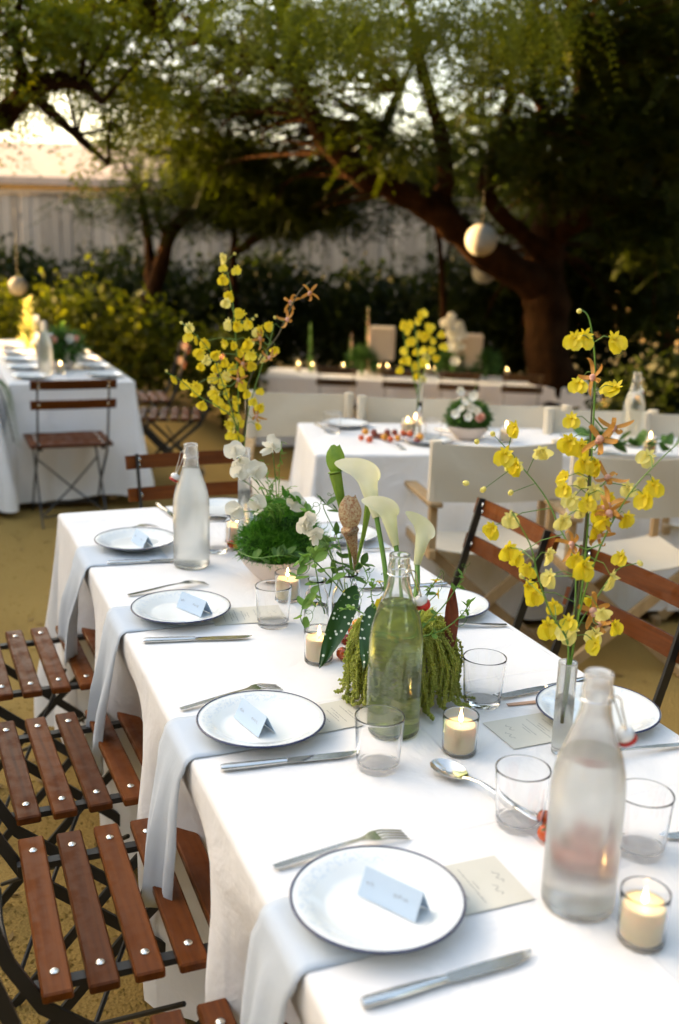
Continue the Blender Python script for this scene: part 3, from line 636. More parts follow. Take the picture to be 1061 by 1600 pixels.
# ================================================================== tables and cloths
def table(name, label, O, rz, L, W, h=.74):
    """O = corner, x along L, y along W"""
    t = thing(name, label, 'table', (O[0], O[1], 0), rz)
    MB().box((L/2, W/2, h-.015), (L-.02, W-.02, .03), ch=.004).build('tabletop', 'palewood', t, 0)
    for (x, y) in ((.12, .1), (L-.12, .1), (.12, W-.1), (L-.12, W-.1)):
        MB().box((x, y, (h-.03)/2), (.05, .05, h-.03), ch=.006).build('leg', 'palewood', t, 0)
    return t
def cloth(name, label, O, rz, L, W, drop, seed, z=.75, push=None, amp=.03, group=None):
    rd = random.Random(seed); r0 = .014; step = .03
    nx, ny = max(4, int(L/step)), max(4, int(W/step)); mb = MB()
    ph = [rd.uniform(0, 6.28) for _ in range(12)]
    def zt(x, y):
        e = min(x, L-x, y, W-y)/.06; e = max(0, min(1, e))
        return z + e*(.0005*math.sin(9*x+3*y+ph[0]) + .0004*math.sin(17*y-6*x+ph[1]) + .0003*math.sin(31*x+ph[2]))
    X = [L*i/nx for i in range(nx+1)]; Y = [W*j/ny for j in range(ny+1)]
    mb.add([(x, y, zt(x, y)) for y in Y for x in X], [(j*(nx+1)+i, j*(nx+1)+i+1, (j+1)*(nx+1)+i+1, (j+1)*(nx+1)+i) for j in range(ny) for i in range(nx)])
    cols = []     # perimeter columns: base point, outward normal, arclength
    def corner(p, a0, a1, s):
        for k in range(1, 12):
            a = a0+(a1-a0)*k/12; cols.append((p, (math.cos(a), math.sin(a)), s+.012*k, math.sin(math.pi*k/12)))
    s = 0
    for i in range(nx+1): cols.append(((X[i], 0), (0, -1), s+X[i], 0))
    s += L; corner((L, 0), -math.pi/2, 0, s); s += .15
    for j in range(ny+1): cols.append(((L, Y[j]), (1, 0), s+Y[j], 0))
    s += W; corner((L, W), 0, math.pi/2, s); s += .15
    for i in range(nx, -1, -1): cols.append(((X[i], W), (0, 1), s+L-X[i], 0))
    s += L; corner((0, W), math.pi/2, math.pi, s); s += .15
    for j in range(ny, -1, -1): cols.append(((0, Y[j]), (-1, 0), s+W-Y[j], 0))
    s += W; corner((0, 0), math.pi, math.pi*1.5, s); s += .15
    per = s; ks = [max(1, round(per/wl)) for wl in (.62, .41, .27, .19, .13)]; fp = [rd.uniform(0, 6.28) for _ in ks]; am = [1, .9, .7, .5, .25]
    rows = [('r', a) for a in (15, 35, 55, 75, 90)] + [('d', q) for q in (.01, .03, .06, .10, .15, .2, .26, .32, .38, .44, .5, .56, .62, .68, .74, .8, .86, .92, .97, 1.0)]
    vs = []
    for ri in range(len(rows)+1):
        for (p, nrm, sa, cw) in cols:
            if ri == 0: out, dz = 0, 0
            else:
                kind, q = rows[ri-1]
                if kind == 'r': out = r0*math.sin(R(q)); dz = r0*(1-math.cos(R(q)))
                else:
                    f = sum(a*math.sin(2*math.pi*k*sa/per + b_ + q*.5*math.sin(b_*3)) for a, k, b_ in zip(am, ks, fp))
                    e = min(1, q*1.15)**1.3
                    out = r0 + amp*e*(f*.5+.35) + cw*.10*e + .02*q; dz = r0+(drop-r0)*q + cw*0
            x, y = p[0]+nrm[0]*out, p[1]+nrm[1]*out; zz = z-dz
            if push and ri: x, y = push(x, y, zz, p, nrm, out)
            if ri == len(rows): zz += .012*math.sin(5*sa+ph[3]) + .006*math.sin(13*sa+ph[4])
            vs.append((x, y, zz))
    k = len(cols); fs = []
    for ri in range(len(rows)):
        for c in range(k):
            c2 = (c+1) % k; a, b_, c_, d_ = ri*k+c, ri*k+c2, (ri+1)*k+c2, (ri+1)*k+c
            fs.append((d_, c_, b_, a))
    mb.add(vs, fs)
    me = mb.mesh('tablecloth', 'cloth', 180, weld=True)
    o = link('tablecloth', me, None, (O[0], O[1], 0), rz)
    return tag(o, label, 'tablecloth', group)

CHY = [1.07, 1.61, 2.14, 2.74]          # chairs along the near table's left side
NX0, NX1, NY0, NY1 = .372, 1.192, .25, 3.165
def push_near(x, y, z, p, nrm, out):
    wy = y+NY0; wx = x
    if nrm[0] < -.5:          # left side: chairs push the cloth in at seat height, it bulges between them
        f = sst(.72-z, 0, .30); near = max(math.exp(-((wy-c)/.19)**4) for c in CHY)
        gap = 1-near
        wx = -out*.55 + f*(near*.115) - gap*.02*f*max(0, 1-abs(z-.42)/.42) if wy < 3.08 else -out
        if wy < 2.98: return wx, y
        k = (wy-2.98)/.1; k = max(0, min(1, k)); return wx*(1-k)+(-out)*k if k < 1 else -out, y
    return x, y
table('dining_table', 'long table under the white cloth, laid for dinner with swing-top bottles', (NX0, NY0), 0, NX1-NX0, NY1-NY0)
cloth('tablecloth', 'white linen cloth over the long table with the swing-top bottles and slatted chairs', (NX0, NY0), 0, NX1-NX0, NY1-NY0, .70, 3, push=push_near, amp=.028)
MA = -R(14)
MTO = (1.47, 3.86)
table('dining_table', 'table between the two rows of canvas chairs', MTO, MA, 2.9, .74)
cloth('tablecloth', 'white cloth on the table between the two rows of canvas chairs', MTO, MA, 2.9, .74, .70, 5, amp=.03)
def mt(u, v): return Vector((MTO[0]+u*math.cos(MA)-v*math.sin(MA), MTO[1]+u*math.sin(MA)+v*math.cos(MA), .752))
BA = -R(27)
_p = at(408, 577, 10.55); BTO = (_p.x, _p.y); BZ = -.49
table('dining_table', 'farthest table, lit by a row of small candles', BTO, BA, 3.4, .75).location.z = BZ
cloth('tablecloth', 'white cloth on the farthest table behind the dark slatted chair backs', BTO, BA, 3.4, .75, .70, 8, amp=.035).location.z = BZ
def bt(u, v): return Vector((BTO[0]+u*math.cos(BA)-v*math.sin(BA), BTO[1]+u*math.sin(BA)+v*math.cos(BA), .752+BZ))
table('dining_table', 'side table set with rows of plates beyond a single slatted chair', (.47, 6.22), 0, .70, 2.7)
cloth('tablecloth', 'white cloth on the side table behind the single slatted chair', (.47, 6.22), 0, .70, 2.7, .70, 13, amp=.03)
table('dining_table', 'side table with a dark green fern leaf over its edge', (-.50, 6.08), 0, .86, 2.7)
cloth('tablecloth', 'white cloth on the side table with the fern leaf', (-.50, 6.08), 0, .86, 2.7, .70, 17, amp=.03)

# ================================================================== folding bistro chair: wooden slats on black steel
def make_bistro(wood='slatwood', bs=.048):
    t = thing('bistro_chair', 'x', 'chair'); W = .45; zs = .455; hw = W/2-.055
    slat = MB().box((0, 0, 0), (W, .047, .018), ch=.003).mesh('slat', wood, 0)
    riv = MB().lathe([(.0085, 0), (.0075, .0022), (.004, .0036), (0, .004)], 10).mesh('rivet', 'rivet', 180)
    for k in range(6):
        s = link('slat', slat, t, (0, -.185+.0705*k, zs+random.uniform(-.001, .001)))
        for sg in (-1, 1): link('rivet', riv, s, (sg*(hw+.005), 0, .009))
    for sg in (-1, 1):
        x = sg*hw
        MB().bar([(x, -.215, zs-.0165), (x, .20, zs-.0165)], (1, 0, 0), .020, .012).build('seat_rail', 'blackmetal', t, 0)
        MB().bar([(x+sg*.018, .215, .0), (x+sg*.018, .06, .185), (x+sg*.018, -.205, zs-.04), (x+sg*.018, -.252, zs+.05), (x+sg*.018, -.300, .66), (x+sg*.018, -.350, .845)], (0, 1, .2), .022, .008).build('back_leg', 'blackmetal', t, 0)
        MB().bar([(x+sg*.008, -.235, 0), (x+sg*.008, -.02, .235), (x+sg*.008, .175, zs-.03)], (0, 1, .2), .020, .008).build('front_leg', 'blackmetal', t, 0)
    w1 = hw+.018
    MB().bar([(-w1, .203, .035), (w1, .203, .035)], (0, 0, 1), .014, .008).build('stretcher', 'blackmetal', t, 0)
    MB().tube(bez([(-hw, -.222, .06), (0, -.232, .075), (hw, -.222, .06)], 8), .0055, 6).build('stretcher', 'blackmetal', t)
    zb = .235
    for sg in (-1, 1):
        MB().tube([(-sg*hw, -.20, .075), (sg*hw, .05, .36)] if False else [(-sg*hw, -.215, .07), (0, -.105, .20), (sg*hw, .02, .345)], .005, 6).build('brace', 'blackmetal', t)
    for zz, n2 in ((.815, 2), (.705, 1)):
        mb = MB(); yb = -.350+(.845-zz)*.27-.012
        pts = [(-W/2+W*i/10, yb-.012*(1-(2*i/10-1)**2), zz) for i in range(11)]
        mb.bar(pts, (0, -.27, 1), bs, .015); s = mb.build('back_slat', wood, t, 0)
        for sg in (-1, 1):
            for q in ((-.011, .011) if n2 == 2 else (0,)):
                for face in (-1, 1):
                    o = link('rivet', riv, s, (sg*(hw+.012), yb+face*.009-.003, zz+q)); o.rotation_euler = (R(90)*(-face)-R(-15), 0, 0)
    return t
BC = make_bistro()
bl = ['slatted bistro chair by the plate next to the heavily frosted bottle',
      'slatted bistro chair by the plate next to the clear green-tinted bottle',
      'slatted bistro chair by the plate next to the lone clear tumbler',
      'slatted bistro chair by the plate next to the evenly misted water bottle']
for y, lb, dr, dx in zip(CHY, bl, (.0, -.01, .03, .02), (0, 0, 0, .0)):
    put(BC, USED, (.315+dx, y, 0), -R(90)+dr, lb, 'slatted bistro chairs')
put(BC, USED, (1.185, 2.47, 0), R(90)-.03, 'slatted bistro chair with its back beside the canvas chairs, across from the moss bowl', 'slatted bistro chairs')
put(BC, USED, (1.205, 1.905, 0), R(90)+.05, 'slatted bistro chair half hidden behind the large yellow orchid', 'slatted bistro chairs')
put(BC, USED, (.875, 3.21, 0), R(180)+.03, 'slatted bistro chair alone at the head of the long table', 'slatted bistro chairs')
put(BC, USED, (.745, 5.98, 0), 0.0, 'slatted bistro chair alone at the end of the side table, crossed braces showing', 'slatted bistro chairs')
put(BC, USED, (1.50, 6.75, 0), R(90)-.25, 'dark slatted bistro chair in the shade, pulled out from the side table', 'slatted bistro chairs')
put(BC, USED, (1.45, 7.55, 0), R(90)-.1, 'dark slatted bistro chair farther along the shaded side of the side table', 'slatted bistro chairs')
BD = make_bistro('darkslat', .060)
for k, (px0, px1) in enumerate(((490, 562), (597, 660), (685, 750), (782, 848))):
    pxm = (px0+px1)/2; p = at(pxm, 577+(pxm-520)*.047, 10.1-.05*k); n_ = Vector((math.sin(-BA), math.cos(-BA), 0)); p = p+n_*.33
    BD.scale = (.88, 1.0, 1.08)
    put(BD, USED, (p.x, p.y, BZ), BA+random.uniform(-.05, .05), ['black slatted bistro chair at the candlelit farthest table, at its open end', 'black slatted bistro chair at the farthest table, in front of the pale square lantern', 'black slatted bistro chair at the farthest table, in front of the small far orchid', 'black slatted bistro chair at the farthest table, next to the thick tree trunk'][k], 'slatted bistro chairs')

# ================================================================== canvas director chair
def make_director():
    t = thing('canvas_chair', 'x', 'chair'); W = .52; hw = W/2
    for sg in (-1, 1):
        x = sg*(hw-.02)
        MB().box((x, -.205, .655), (.032, .028, .42), ch=.004).build('back_post', 'palewood', t, 0)
        MB().box((x, 0, .63), (.055, .50, .022), ch=.005).build('arm', 'palewood', t, 0)
        MB().box((x, .17, .535), (.03, .03, .18), ch=.004).build('arm_post', 'palewood', t, 0)
        MB().box((x, -.01, .43), (.03, .44, .04), ch=.004).build('seat_rail', 'palewood', t, 0)
        MB().box((x, -.01, .018), (.034, .46, .036), ch=.005).build('floor_rail', 'palewood', t, 0)
    for y in (-.19, .17):
        for sg in (-1, 1):
            MB().bar([(sg*(hw-.04), y+sg*.012, .03), (-sg*(hw-.04), y+sg*.012, .415)], (0, 0, 1), .040, .020).build('leg', 'palewood', t, 0)
    mb = MB(); nx = 14; vs = []
    for sgn, dy in ((0, 0), (1, .006)):
        for j in range(7):
            for i in range(nx+1):
                u = i/nx; z = .64+.225*j/6; sag = .030*math.sin(math.pi*u)
                vs.append((-hw+W*u, -.222-sag-dy+.004*math.sin(9*u+j), z-.010*math.sin(math.pi*u)*(j/6)))
    q = nx+1; f = []
    for j in range(6):
        for i in range(nx):
            a = j*q+i; f.append((a, a+1, a+q+1, a+q)); a += 7*q; f.append((a+q, a+q+1, a+1, a))
    o7 = 7*q
    for i in range(nx): f.append((i+1, i, o7+i, o7+i+1)); a = 6*q+i; f.append((a, a+1, o7+a+1, o7+a))
    mb.add(vs, f)
    for sg in (-1, 1):       # sleeves round the posts
        mb.tube([(sg*(hw-.018), -.207, .642), (sg*(hw-.018), -.207, .75), (sg*(hw-.018), -.207, .872)], [.024, .022, .023], 10)
    mb.build('back_canvas', 'canvas', t, 60)
    mb = MB(); vs = []; nyy = 8
    for dy in (0, -.005):
        for j in range(nyy+1):
            for i in range(nx+1):
                u = i/nx; vs.append((-hw+.005+(W-.01)*u, -.21+.40*j/nyy, .456-.035*math.sin(math.pi*u)+dy))
    f = []; q = nx+1; off = q*(nyy+1)
    for j in range(nyy):
        for i in range(nx):
            a = j*q+i; f.append((a, a+1, a+q+1, a+q)); a += off; f.append((a+q, a+q+1, a+1, a))
    for i in range(nx): f.append((i+1, i, off+i, off+i+1)); a = nyy*q+i; f.append((a, a+1, off+a+1, off+a))
    mb.add(vs, f); mb.build('seat_canvas', 'canvas', t, 60)
    return t
DC = make_director()
def dchair(tl, tr, z, facing, label):
    """placed from the two top corners of its canvas back; facing = rotation of its front"""
    c = (tl+tr)/2; fr = Vector((-math.sin(facing), math.cos(facing), 0)); p = c + fr*.222
    put(DC, USED, (p.x, p.y, 0), facing, label, 'canvas director chairs')
# near side, backs towards us
dchair(on(678, 695, .86), on(878, 692, .86), .86, MA+R(3), 'beige canvas chair directly behind the calla lilies, back turned')
dchair(on(905, 706, .86), on(1110, 722, .86), .86, MA-R(2), 'beige canvas chair behind the large yellow orchid, back turned')
# far side, facing us
FP = math.pi+MA
fl = ['beige canvas chair directly behind the far vase of yellow orchids', 'beige canvas chair across the table behind the row of tomatoes', 'beige canvas chair across the table behind the bowl of white flowers', 'beige canvas chair across the table behind the clear bottle', 'beige canvas chair across the table at the bottle end, next to the dark shade']
for (a, b_, y0, y1), lb in zip(((390, 547, 611, 613), (568, 722, 613, 627), (742, 868, 630, 632), (876, 1002, 636, 642), (1022, 1160, 640, 652)), fl):
    dchair(on(b_, y1, .87), on(a, y0, .87), .87, FP-R(6), lb)
# ================================================================== tableware
TZ = .7512
def plate_mesh():
    prof = [(0, .004), (.060, .004), (.072, .0055), (.083, .014), (.100, .0185), (.1085, .0200), (.110, .0190), (.1085, .0180), (.100, .0160), (.084, .0115), (.073, .0025), (.060, 0), (0, 0)]
    return MB().lathe(prof, 56).mesh('plate', 'enamel', 60), MB().lathe([(.1080, .0206), (.1098, .0210), (.1114, .0203), (.1113, .0184), (.1095, .0178)], 56, closed=True).mesh('rim', 'navy', 180)
PM, RM = plate_mesh()
def plate(p, label, rim=True, group='enamel plates', s=1.0):
    o = link('plate', PM, None, p); tag(o, label, 'plate', group); o.scale = (s, s, s)
    if rim: link('rim', RM, o)
    o.rotation_euler.z = random.uniform(0, 6); return o

def fork_mesh():
    L = .205; mb = MB()
    def zf(x): return .004 + .010*max(0, math.sin((x-.02)/L*math.pi))*(.5+.5*x/L) - (.006 if x > .17 else 0)*((x-.17)/.035)
    st = [(0, .0045), (.01, .0062), (.05, .0058), (.10, .0038), (.130, .0030), (.140, .0055), (.150, .0115), (.160, .0131)]
    vs = []; fs = []
    for (x, hw) in st:
        z = zf(x)
        for a, b_ in ((-1, 1), (1, 1), (1, -1), (-1, -1)): vs.append((x, a*hw, z+b_*.0011))
    for i in range(len(st)-1):
        for k in range(4): k2 = (k+1) % 4; fs.append((i*4+k, (i+1)*4+k, (i+1)*4+k2, i*4+k2))
    e = (len(st)-1)*4; fs += [(0, 1, 2, 3), (e+3, e+2, e+1, e)]
    mb.add(vs, fs)
    for k in range(4):
        y = -.0114+.0076*k; pts = [(x, y*(1 if x < .19 else 1.0), zf(x)) for x in (.158, .170, .182, .194, .205)]
        mb.bar(pts, (0, 1, 0), .0030, .0017)
    return mb.mesh('fork', 'steel', 50)
def knife_parts():
    h = MB(); st = [(0, .006, .004), (.006, .0085, .0052), (.05, .0085, .0052), (.095, .0065, .0048), (.108, .0055, .0042)]
    def loft(mb, st, zc):
        n = 10; vs = []; fs = []
        for (x, hy, hz) in st:
            for k in range(n): a = 2*math.pi*k/n; vs.append((x, hy*math.cos(a), zc+hz*math.sin(a)))
        for i in range(len(st)-1):
            for k in range(n): k2 = (k+1) % n; fs.append((i*n+k, i*n+k2, (i+1)*n+k2, (i+1)*n+k))
        fs += [tuple(reversed(range(n))), tuple(range((len(st)-1)*n, len(st)*n))]; mb.add(vs, fs)
    loft(h, st, .0058)
    b_ = MB(); st2 = [(.106, -.0055, .0055), (.116, -.0075, .0085), (.15, -.0085, .0095), (.195, -.0085, .0095), (.215, -.004, .0092), (.226, .004, .0085), (.229, .0075, .008)]
    vs = []; fs = []
    for (x, y0, y1) in st2:
        vs += [(x, y0, .0054), (x, y1, .0064), (x, y1, .0046), (x, y0, .0050)]
    for i in range(len(st2)-1):
        for k in range(4): k2 = (k+1) % 4; fs.append((i*4+k, i*4+k2, (i+1)*4+k2, (i+1)*4+k))
    e = (len(st2)-1)*4; fs += [(3, 2, 1, 0), (e, e+1, e+2, e+3)]; b_.add(vs, fs)
    return h.mesh('handle', 'steel', 60), b_.mesh('blade', 'steel', 30)
FM = fork_mesh(); KH, KB = knife_parts()
def aim(a, b_): return math.atan2(b_.y-a.y, b_.x-a.x)
def fork(a, b_, label): o = link('fork', FM, None, (a.x, a.y, TZ), aim(a, b_)); return tag(o, label, 'fork', 'steel forks')
def knife(a, b_, label, flip=1):
    t = thing('knife', label, 'knife', (a.x, a.y, TZ-.0005), aim(a, b_), 'steel table knives'); link('handle', KH, t); q = link('blade', KB, t); q.scale = (1, flip, 1); return t
def spoon(a, b_, label):
    """bowl tip at a, handle end at b_"""
    t = thing('spoon', label, 'spoon', (a.x, a.y, TZ), aim(a, b_)); mb = MB(); n = 14; m = 6; vs = []; fs = []
    for sh, off in ((0, .0), (1, -.0012)):
        for j in range(m+1):
            rr = j/m
            for k in range(n):
                an = 2*math.pi*k/n; x = .036+.036*rr*math.cos(an)*(1.0); y = .0235*rr*math.sin(an)*(1-.18*math.cos(an)); vs.append((x, y, .0135-.011*(1-rr*rr)+.003*(1-x/.07)+off))
    for sh in (0, 1):
        o = sh*(m+1)*n
        for j in range(m):
            for k in range(n):
                k2 = (k+1) % n; q = (o+j*n+k, o+(j+1)*n+k, o+(j+1)*n+k2, o+j*n+k2); fs.append(q if sh == 0 else q[::-1])
    o = (m+1)*n
    for k in range(n): k2 = (k+1) % n; fs.append((m*n+k, o+m*n+k, o+m*n+k2, m*n+k2))
    mb.add(vs, fs); mb.build('bowl', 'steel', t, 60)
    st = [(.066, .0040, .013), (.078, .0032, .016), (.10, .0030, .0185), (.14, .0042, .014), (.18, .0068, .007), (.205, .0085, .004), (.216, .0060, .0035)]
    mb = MB(); vs = []; fs = []
    for (x, hw, z) in st:
        for a_, c_ in ((-1, -.6), (-.5, -1), (.5, -1), (1, -.6), (.5, 1), (-.5, 1)): vs.append((x, a_*hw, z+c_*.0016))
    for i in range(len(st)-1):
        for k in range(6): k2 = (k+1) % 6; fs.append((i*6+k, i*6+k2, (i+1)*6+k2, (i+1)*6+k))
    fs += [(5, 4, 3, 2, 1, 0), tuple(range((len(st)-1)*6, len(st)*6))]; mb.add(vs, fs); mb.build('handle', 'steel', t, 60)
    return t

def tumbler_mesh():
    o = [(.0, 0), (.029, 0), (.031, .0003), (.0330, .0014), (.0342, .0035), (.0347, .006), (.0354, .016), (.0375, .046), (.0396, .078), (.0403, .0885), (.0406, .0910), (.0402, .0925), (.0394, .0928), (.0387, .0918), (.0384, .0895)]; i_ = [(.0376, .078), (.0354, .046), (.0336, .022), (.0330, .0160), (.0318, .0128), (.0295, .0112), (.020, .0102), (0, .0098)]
    return MB().lathe(o+i_, 40).mesh('tumbler', 'glass', 180)
TM = tumbler_mesh()
def tumbler(p, label): o = link('tumbler', TM, None, (p.x, p.y, TZ-.0014)); return tag(o, label, 'glass', 'clear glass tumblers')
VO = [(0, 0), (.0255, 0), (.0275, .0008), (.0288, .0025), (.0291, .005), (.0293, .012), (.0298, .035), (.0303, .060), (.0305, .0675), (.0303, .0697), (.0298, .0703), (.0293, .0695), (.0290, .067), (.0288, .060), (.0283, .035), (.0279, .014), (.0274, .0085), (.0260, .0066), (.023, .0061), (0, .006)]
VG = MB().lathe(VO, 32).mesh('cup', 'glass', 180)
VW = MB().lathe([(0, .0068), (.0245, .0070), (.0262, .010), (.0270, .051), (.0262, .0535), (.022, .0520), (.010, .0500), (0, .0497)], 24).mesh('wax', 'wax', 180)
VK = MB().tube([(0, 0, .0495), (0, .0006, .056), (.0012, .0004, .0615)], .0007, 5).mesh('wick', 'wick')
VF = MB().lathe([(0, .0595), (.0026, .0625), (.0036, .067), (.0030, .073), (.0014, .0805), (0, .087)], 10).mesh('flame', 'flame', 180)
def votive(p, label, group=None, z=TZ, s=1.0, parts=True):
    t = thing('votive_candle', label, 'candle', (p.x, p.y, z-.0012), random.uniform(0, 6), group or 'candles in glass cups'); t.scale = (s, s, s)
    link('cup', VG, t); wx = link('wax', VW, t); link('wick', VK, wx); fl = link('flame', VF, t); fl.scale = (1, 1, random.uniform(.85, 1.15)); return t

# swing-top bottles
BP = [(.040, .0), (.0430, .0008), (.0452, .0026), (.0465, .0055), (.0470, .010), (.0471, .020), (.0472, .06), (.0470, .150), (.0462, .172), (.0440, .190), (.0395, .209), (.0335, .227), (.0275, .244), (.0228, .258), (.0200, .270), (.0185, .282), (.0178, .290), (.0192, .2935), (.0198, .298), (.0190, .3025), (.0176, .305), (.0176, .316), (.0182, .3195), (.0172, .322), (.0148, .3218)]
def bottle(p, label, mat, level, stop_dir, stop=True, wmat='water', z=TZ, s=1.0, group='swing-top bottles'):
    t = thing('swing_top_bottle', label, 'bottle', (p.x, p.y, z), stop_dir, group); t.scale = (s, s, s)
    inn = [(max(.001, r_-.0028 if r_ > .022 else r_-.0042), zz) for r_, zz in BP[5:-2]][::-1]
    prof = BP + inn + [(.0440, .016), (.0430, .0125), (.0410, .0100), (.037, .0090), (.018, .011), (0, .0125)]
    MB().lathe([(0, .004), (.030, .001)] + prof, 48).build('glass', mat, t, 180)
    w_ = [(0, .0122), (.018, .0107), (.037, .0087), (.0412, .0097), (.0433, .0122)] + [(r_+.0004, zz) for r_, zz in inn[::-1] if zz < level]
    rl = np.interp(level, [zz for _, zz in inn[::-1]], [r_ for r_, _ in inn[::-1]]); w_ += [(rl+.0004, level), (rl*.5, level-.0006), (0, level-.0008)]
    MB().lathe(w_, 40).build('water', wmat, t, 180)
    # wire bail round the collar and stopper hanging beside the neck (local +x)
    b_ = MB(); ring = [(.0196*math.cos(a), .0196*math.sin(a), .288) for a in np.linspace(0, 2*math.pi, 25)]
    b_.tube(ring, .0011, 5, caps=False)
    for sg in (-1, 1):
        b_.tube(bez([(.002, sg*.020, .288), (.010, sg*.0215, .300), (.022, sg*.020, .296), (.027, sg*.016, .280), (.0335, sg*.012, .262), (.038, sg*.008, .248)], 15), .0011, 5)
    b_.tube([(.038, -.008, .248), (.038, .008, .248)], .0011, 5); b_.build('wire_bail', 'steel', t)
    if stop:
        st = MB().lathe([(0, .0), (.0085, .0015), (.0118, .006), (.012, .011), (.0092, .0155), (.0065, .0165), (0, .017)], 18).mesh('stopper', 'ceramicwhite', 180)
        so = link('stopper', st, t, (.036, 0, .246)); so.rotation_euler = (0, R(150), 0)
        rb = [(.0098*math.cos(a), .0098*math.sin(a), .0175) for a in np.linspace(0, 2*math.pi, 19)]
        MB().tube(rb, .0028, 6, caps=False).build('seal', 'rubber', so)
    return t

# printed cards
def strokes(rows, z=.0004):
    mb = MB()
    for (x0, x1, y, h) in rows: mb.add([(x0, y-h/2, z), (x1, y-h/2, z), (x1, y+h/2, z), (x0, y+h/2, z)], [(0, 1, 2, 3)])
    return mb
def menu(c, rz, label, L=.165, W=.105):
    """card lying flat; text lines run across W; title in script at the +x end"""
    t = thing('menu_card', label, 'menu', (c.x, c.y, TZ+.0006), rz, 'printed menu cards'); rd = random.Random(int(c.x*1000+c.y*7000))
    MB().box((0, 0, .0004), (L, W, .0007)).build('paper', 'paper', t, 0)
    mb = MB(); z = .0009
    for k, x in enumerate((-.062, -.056, -.040, -.034, -.028, -.012, -.006, .000, .018, .024)):
        hw = rd.uniform(.014, .040) if k % 3 else rd.uniform(.008, .014); yy = -hw
        while yy < hw:
            e = min(hw, yy+rd.uniform(.003, .010)); mb.add([(x-.00045, yy, z), (x+.00045, yy, z), (x+.00045, e, z), (x-.00045, e, z)], [(0, 1, 2, 3)]); yy = e+.0015
    # flowing script title
    for x0, a0, k in ((.047, -.030, 7), (.062, -.006, 8)):
        pts = [(x0+.0035*math.sin(i*1.7)*(1.5 if i in (0, 4) else 1), a0+.0042*i*.9, z) for i in range(k)]
        P = bez(pts, 40)
        for a, b_ in zip(P[:-1], P[1:]):
            d = (b_-a); nn = Vector((-d.y, d.x, 0)).normalized()*.0004; mb.add([a-nn, a+nn, b_+nn, b_-nn], [(0, 1, 2, 3)])
    tag(mb.build('print', 'ink', t, 0), kind='stuff'); return t
def tent_card(a, b_, z, label):
    """ridge from a to b_ (bottom footprint centred below it); a tiny printed name on the face towards the diner"""
    c = (a+b_)/2; L = .088; hgt = .034; sp = .017; t = thing('place_card', label, 'place card', (c.x, c.y, z), aim(a, b_), 'folded blue place cards')
    mb = MB()
    for sg in (-1, 1):
        mb.add([(-L/2, sg*sp, 0), (L/2, sg*sp, 0), (L/2, 0, hgt), (-L/2, 0, hgt), (-L/2, sg*(sp-.0008), 0), (L/2, sg*(sp-.0008), 0), (L/2, 0, hgt-.0012), (-L/2, 0, hgt-.0012)],
               [(0, 1, 2, 3), (7, 6, 5, 4), (0, 4, 5, 1), (0, 3, 7, 4), (1, 5, 6, 2)])
    mb.build('paper', 'card', t, 0)
    pm = MB(); rd = random.Random(int(a.x*5000+a.y*900)); k = (hgt**2+sp**2)**.5
    for sg in (-1,):
        def P(x, v, o=.0004): return Vector((x, sg*(sp*(1-v))+sg*o*hgt/k, hgt*v+o*sp/k))
        for x0, x1 in ((-.036, -.024), (.006, .026)):
            x = x0
            while x < x1:
                e = x+rd.uniform(.0010, .0018); v0 = .47+rd.uniform(-.02, .02); v1 = .56+rd.uniform(-.02, .03)
                pm.add([P(x, v0), P(x+.0004, v0), P(x+.0004, v1), P(x, v1)], [(0, 1, 2, 3)])
                if rd.random() < .6:
                    vm = rd.choice((v0, v1, (v0+v1)/2)); pm.add([P(x, vm-.008), P(e, vm-.008), P(e, vm+.008), P(x, vm+.008)], [(0, 1, 2, 3)])
                x = e+.0008
    tag(pm.build('print', 'ink', t, 0), kind='stuff'); return t

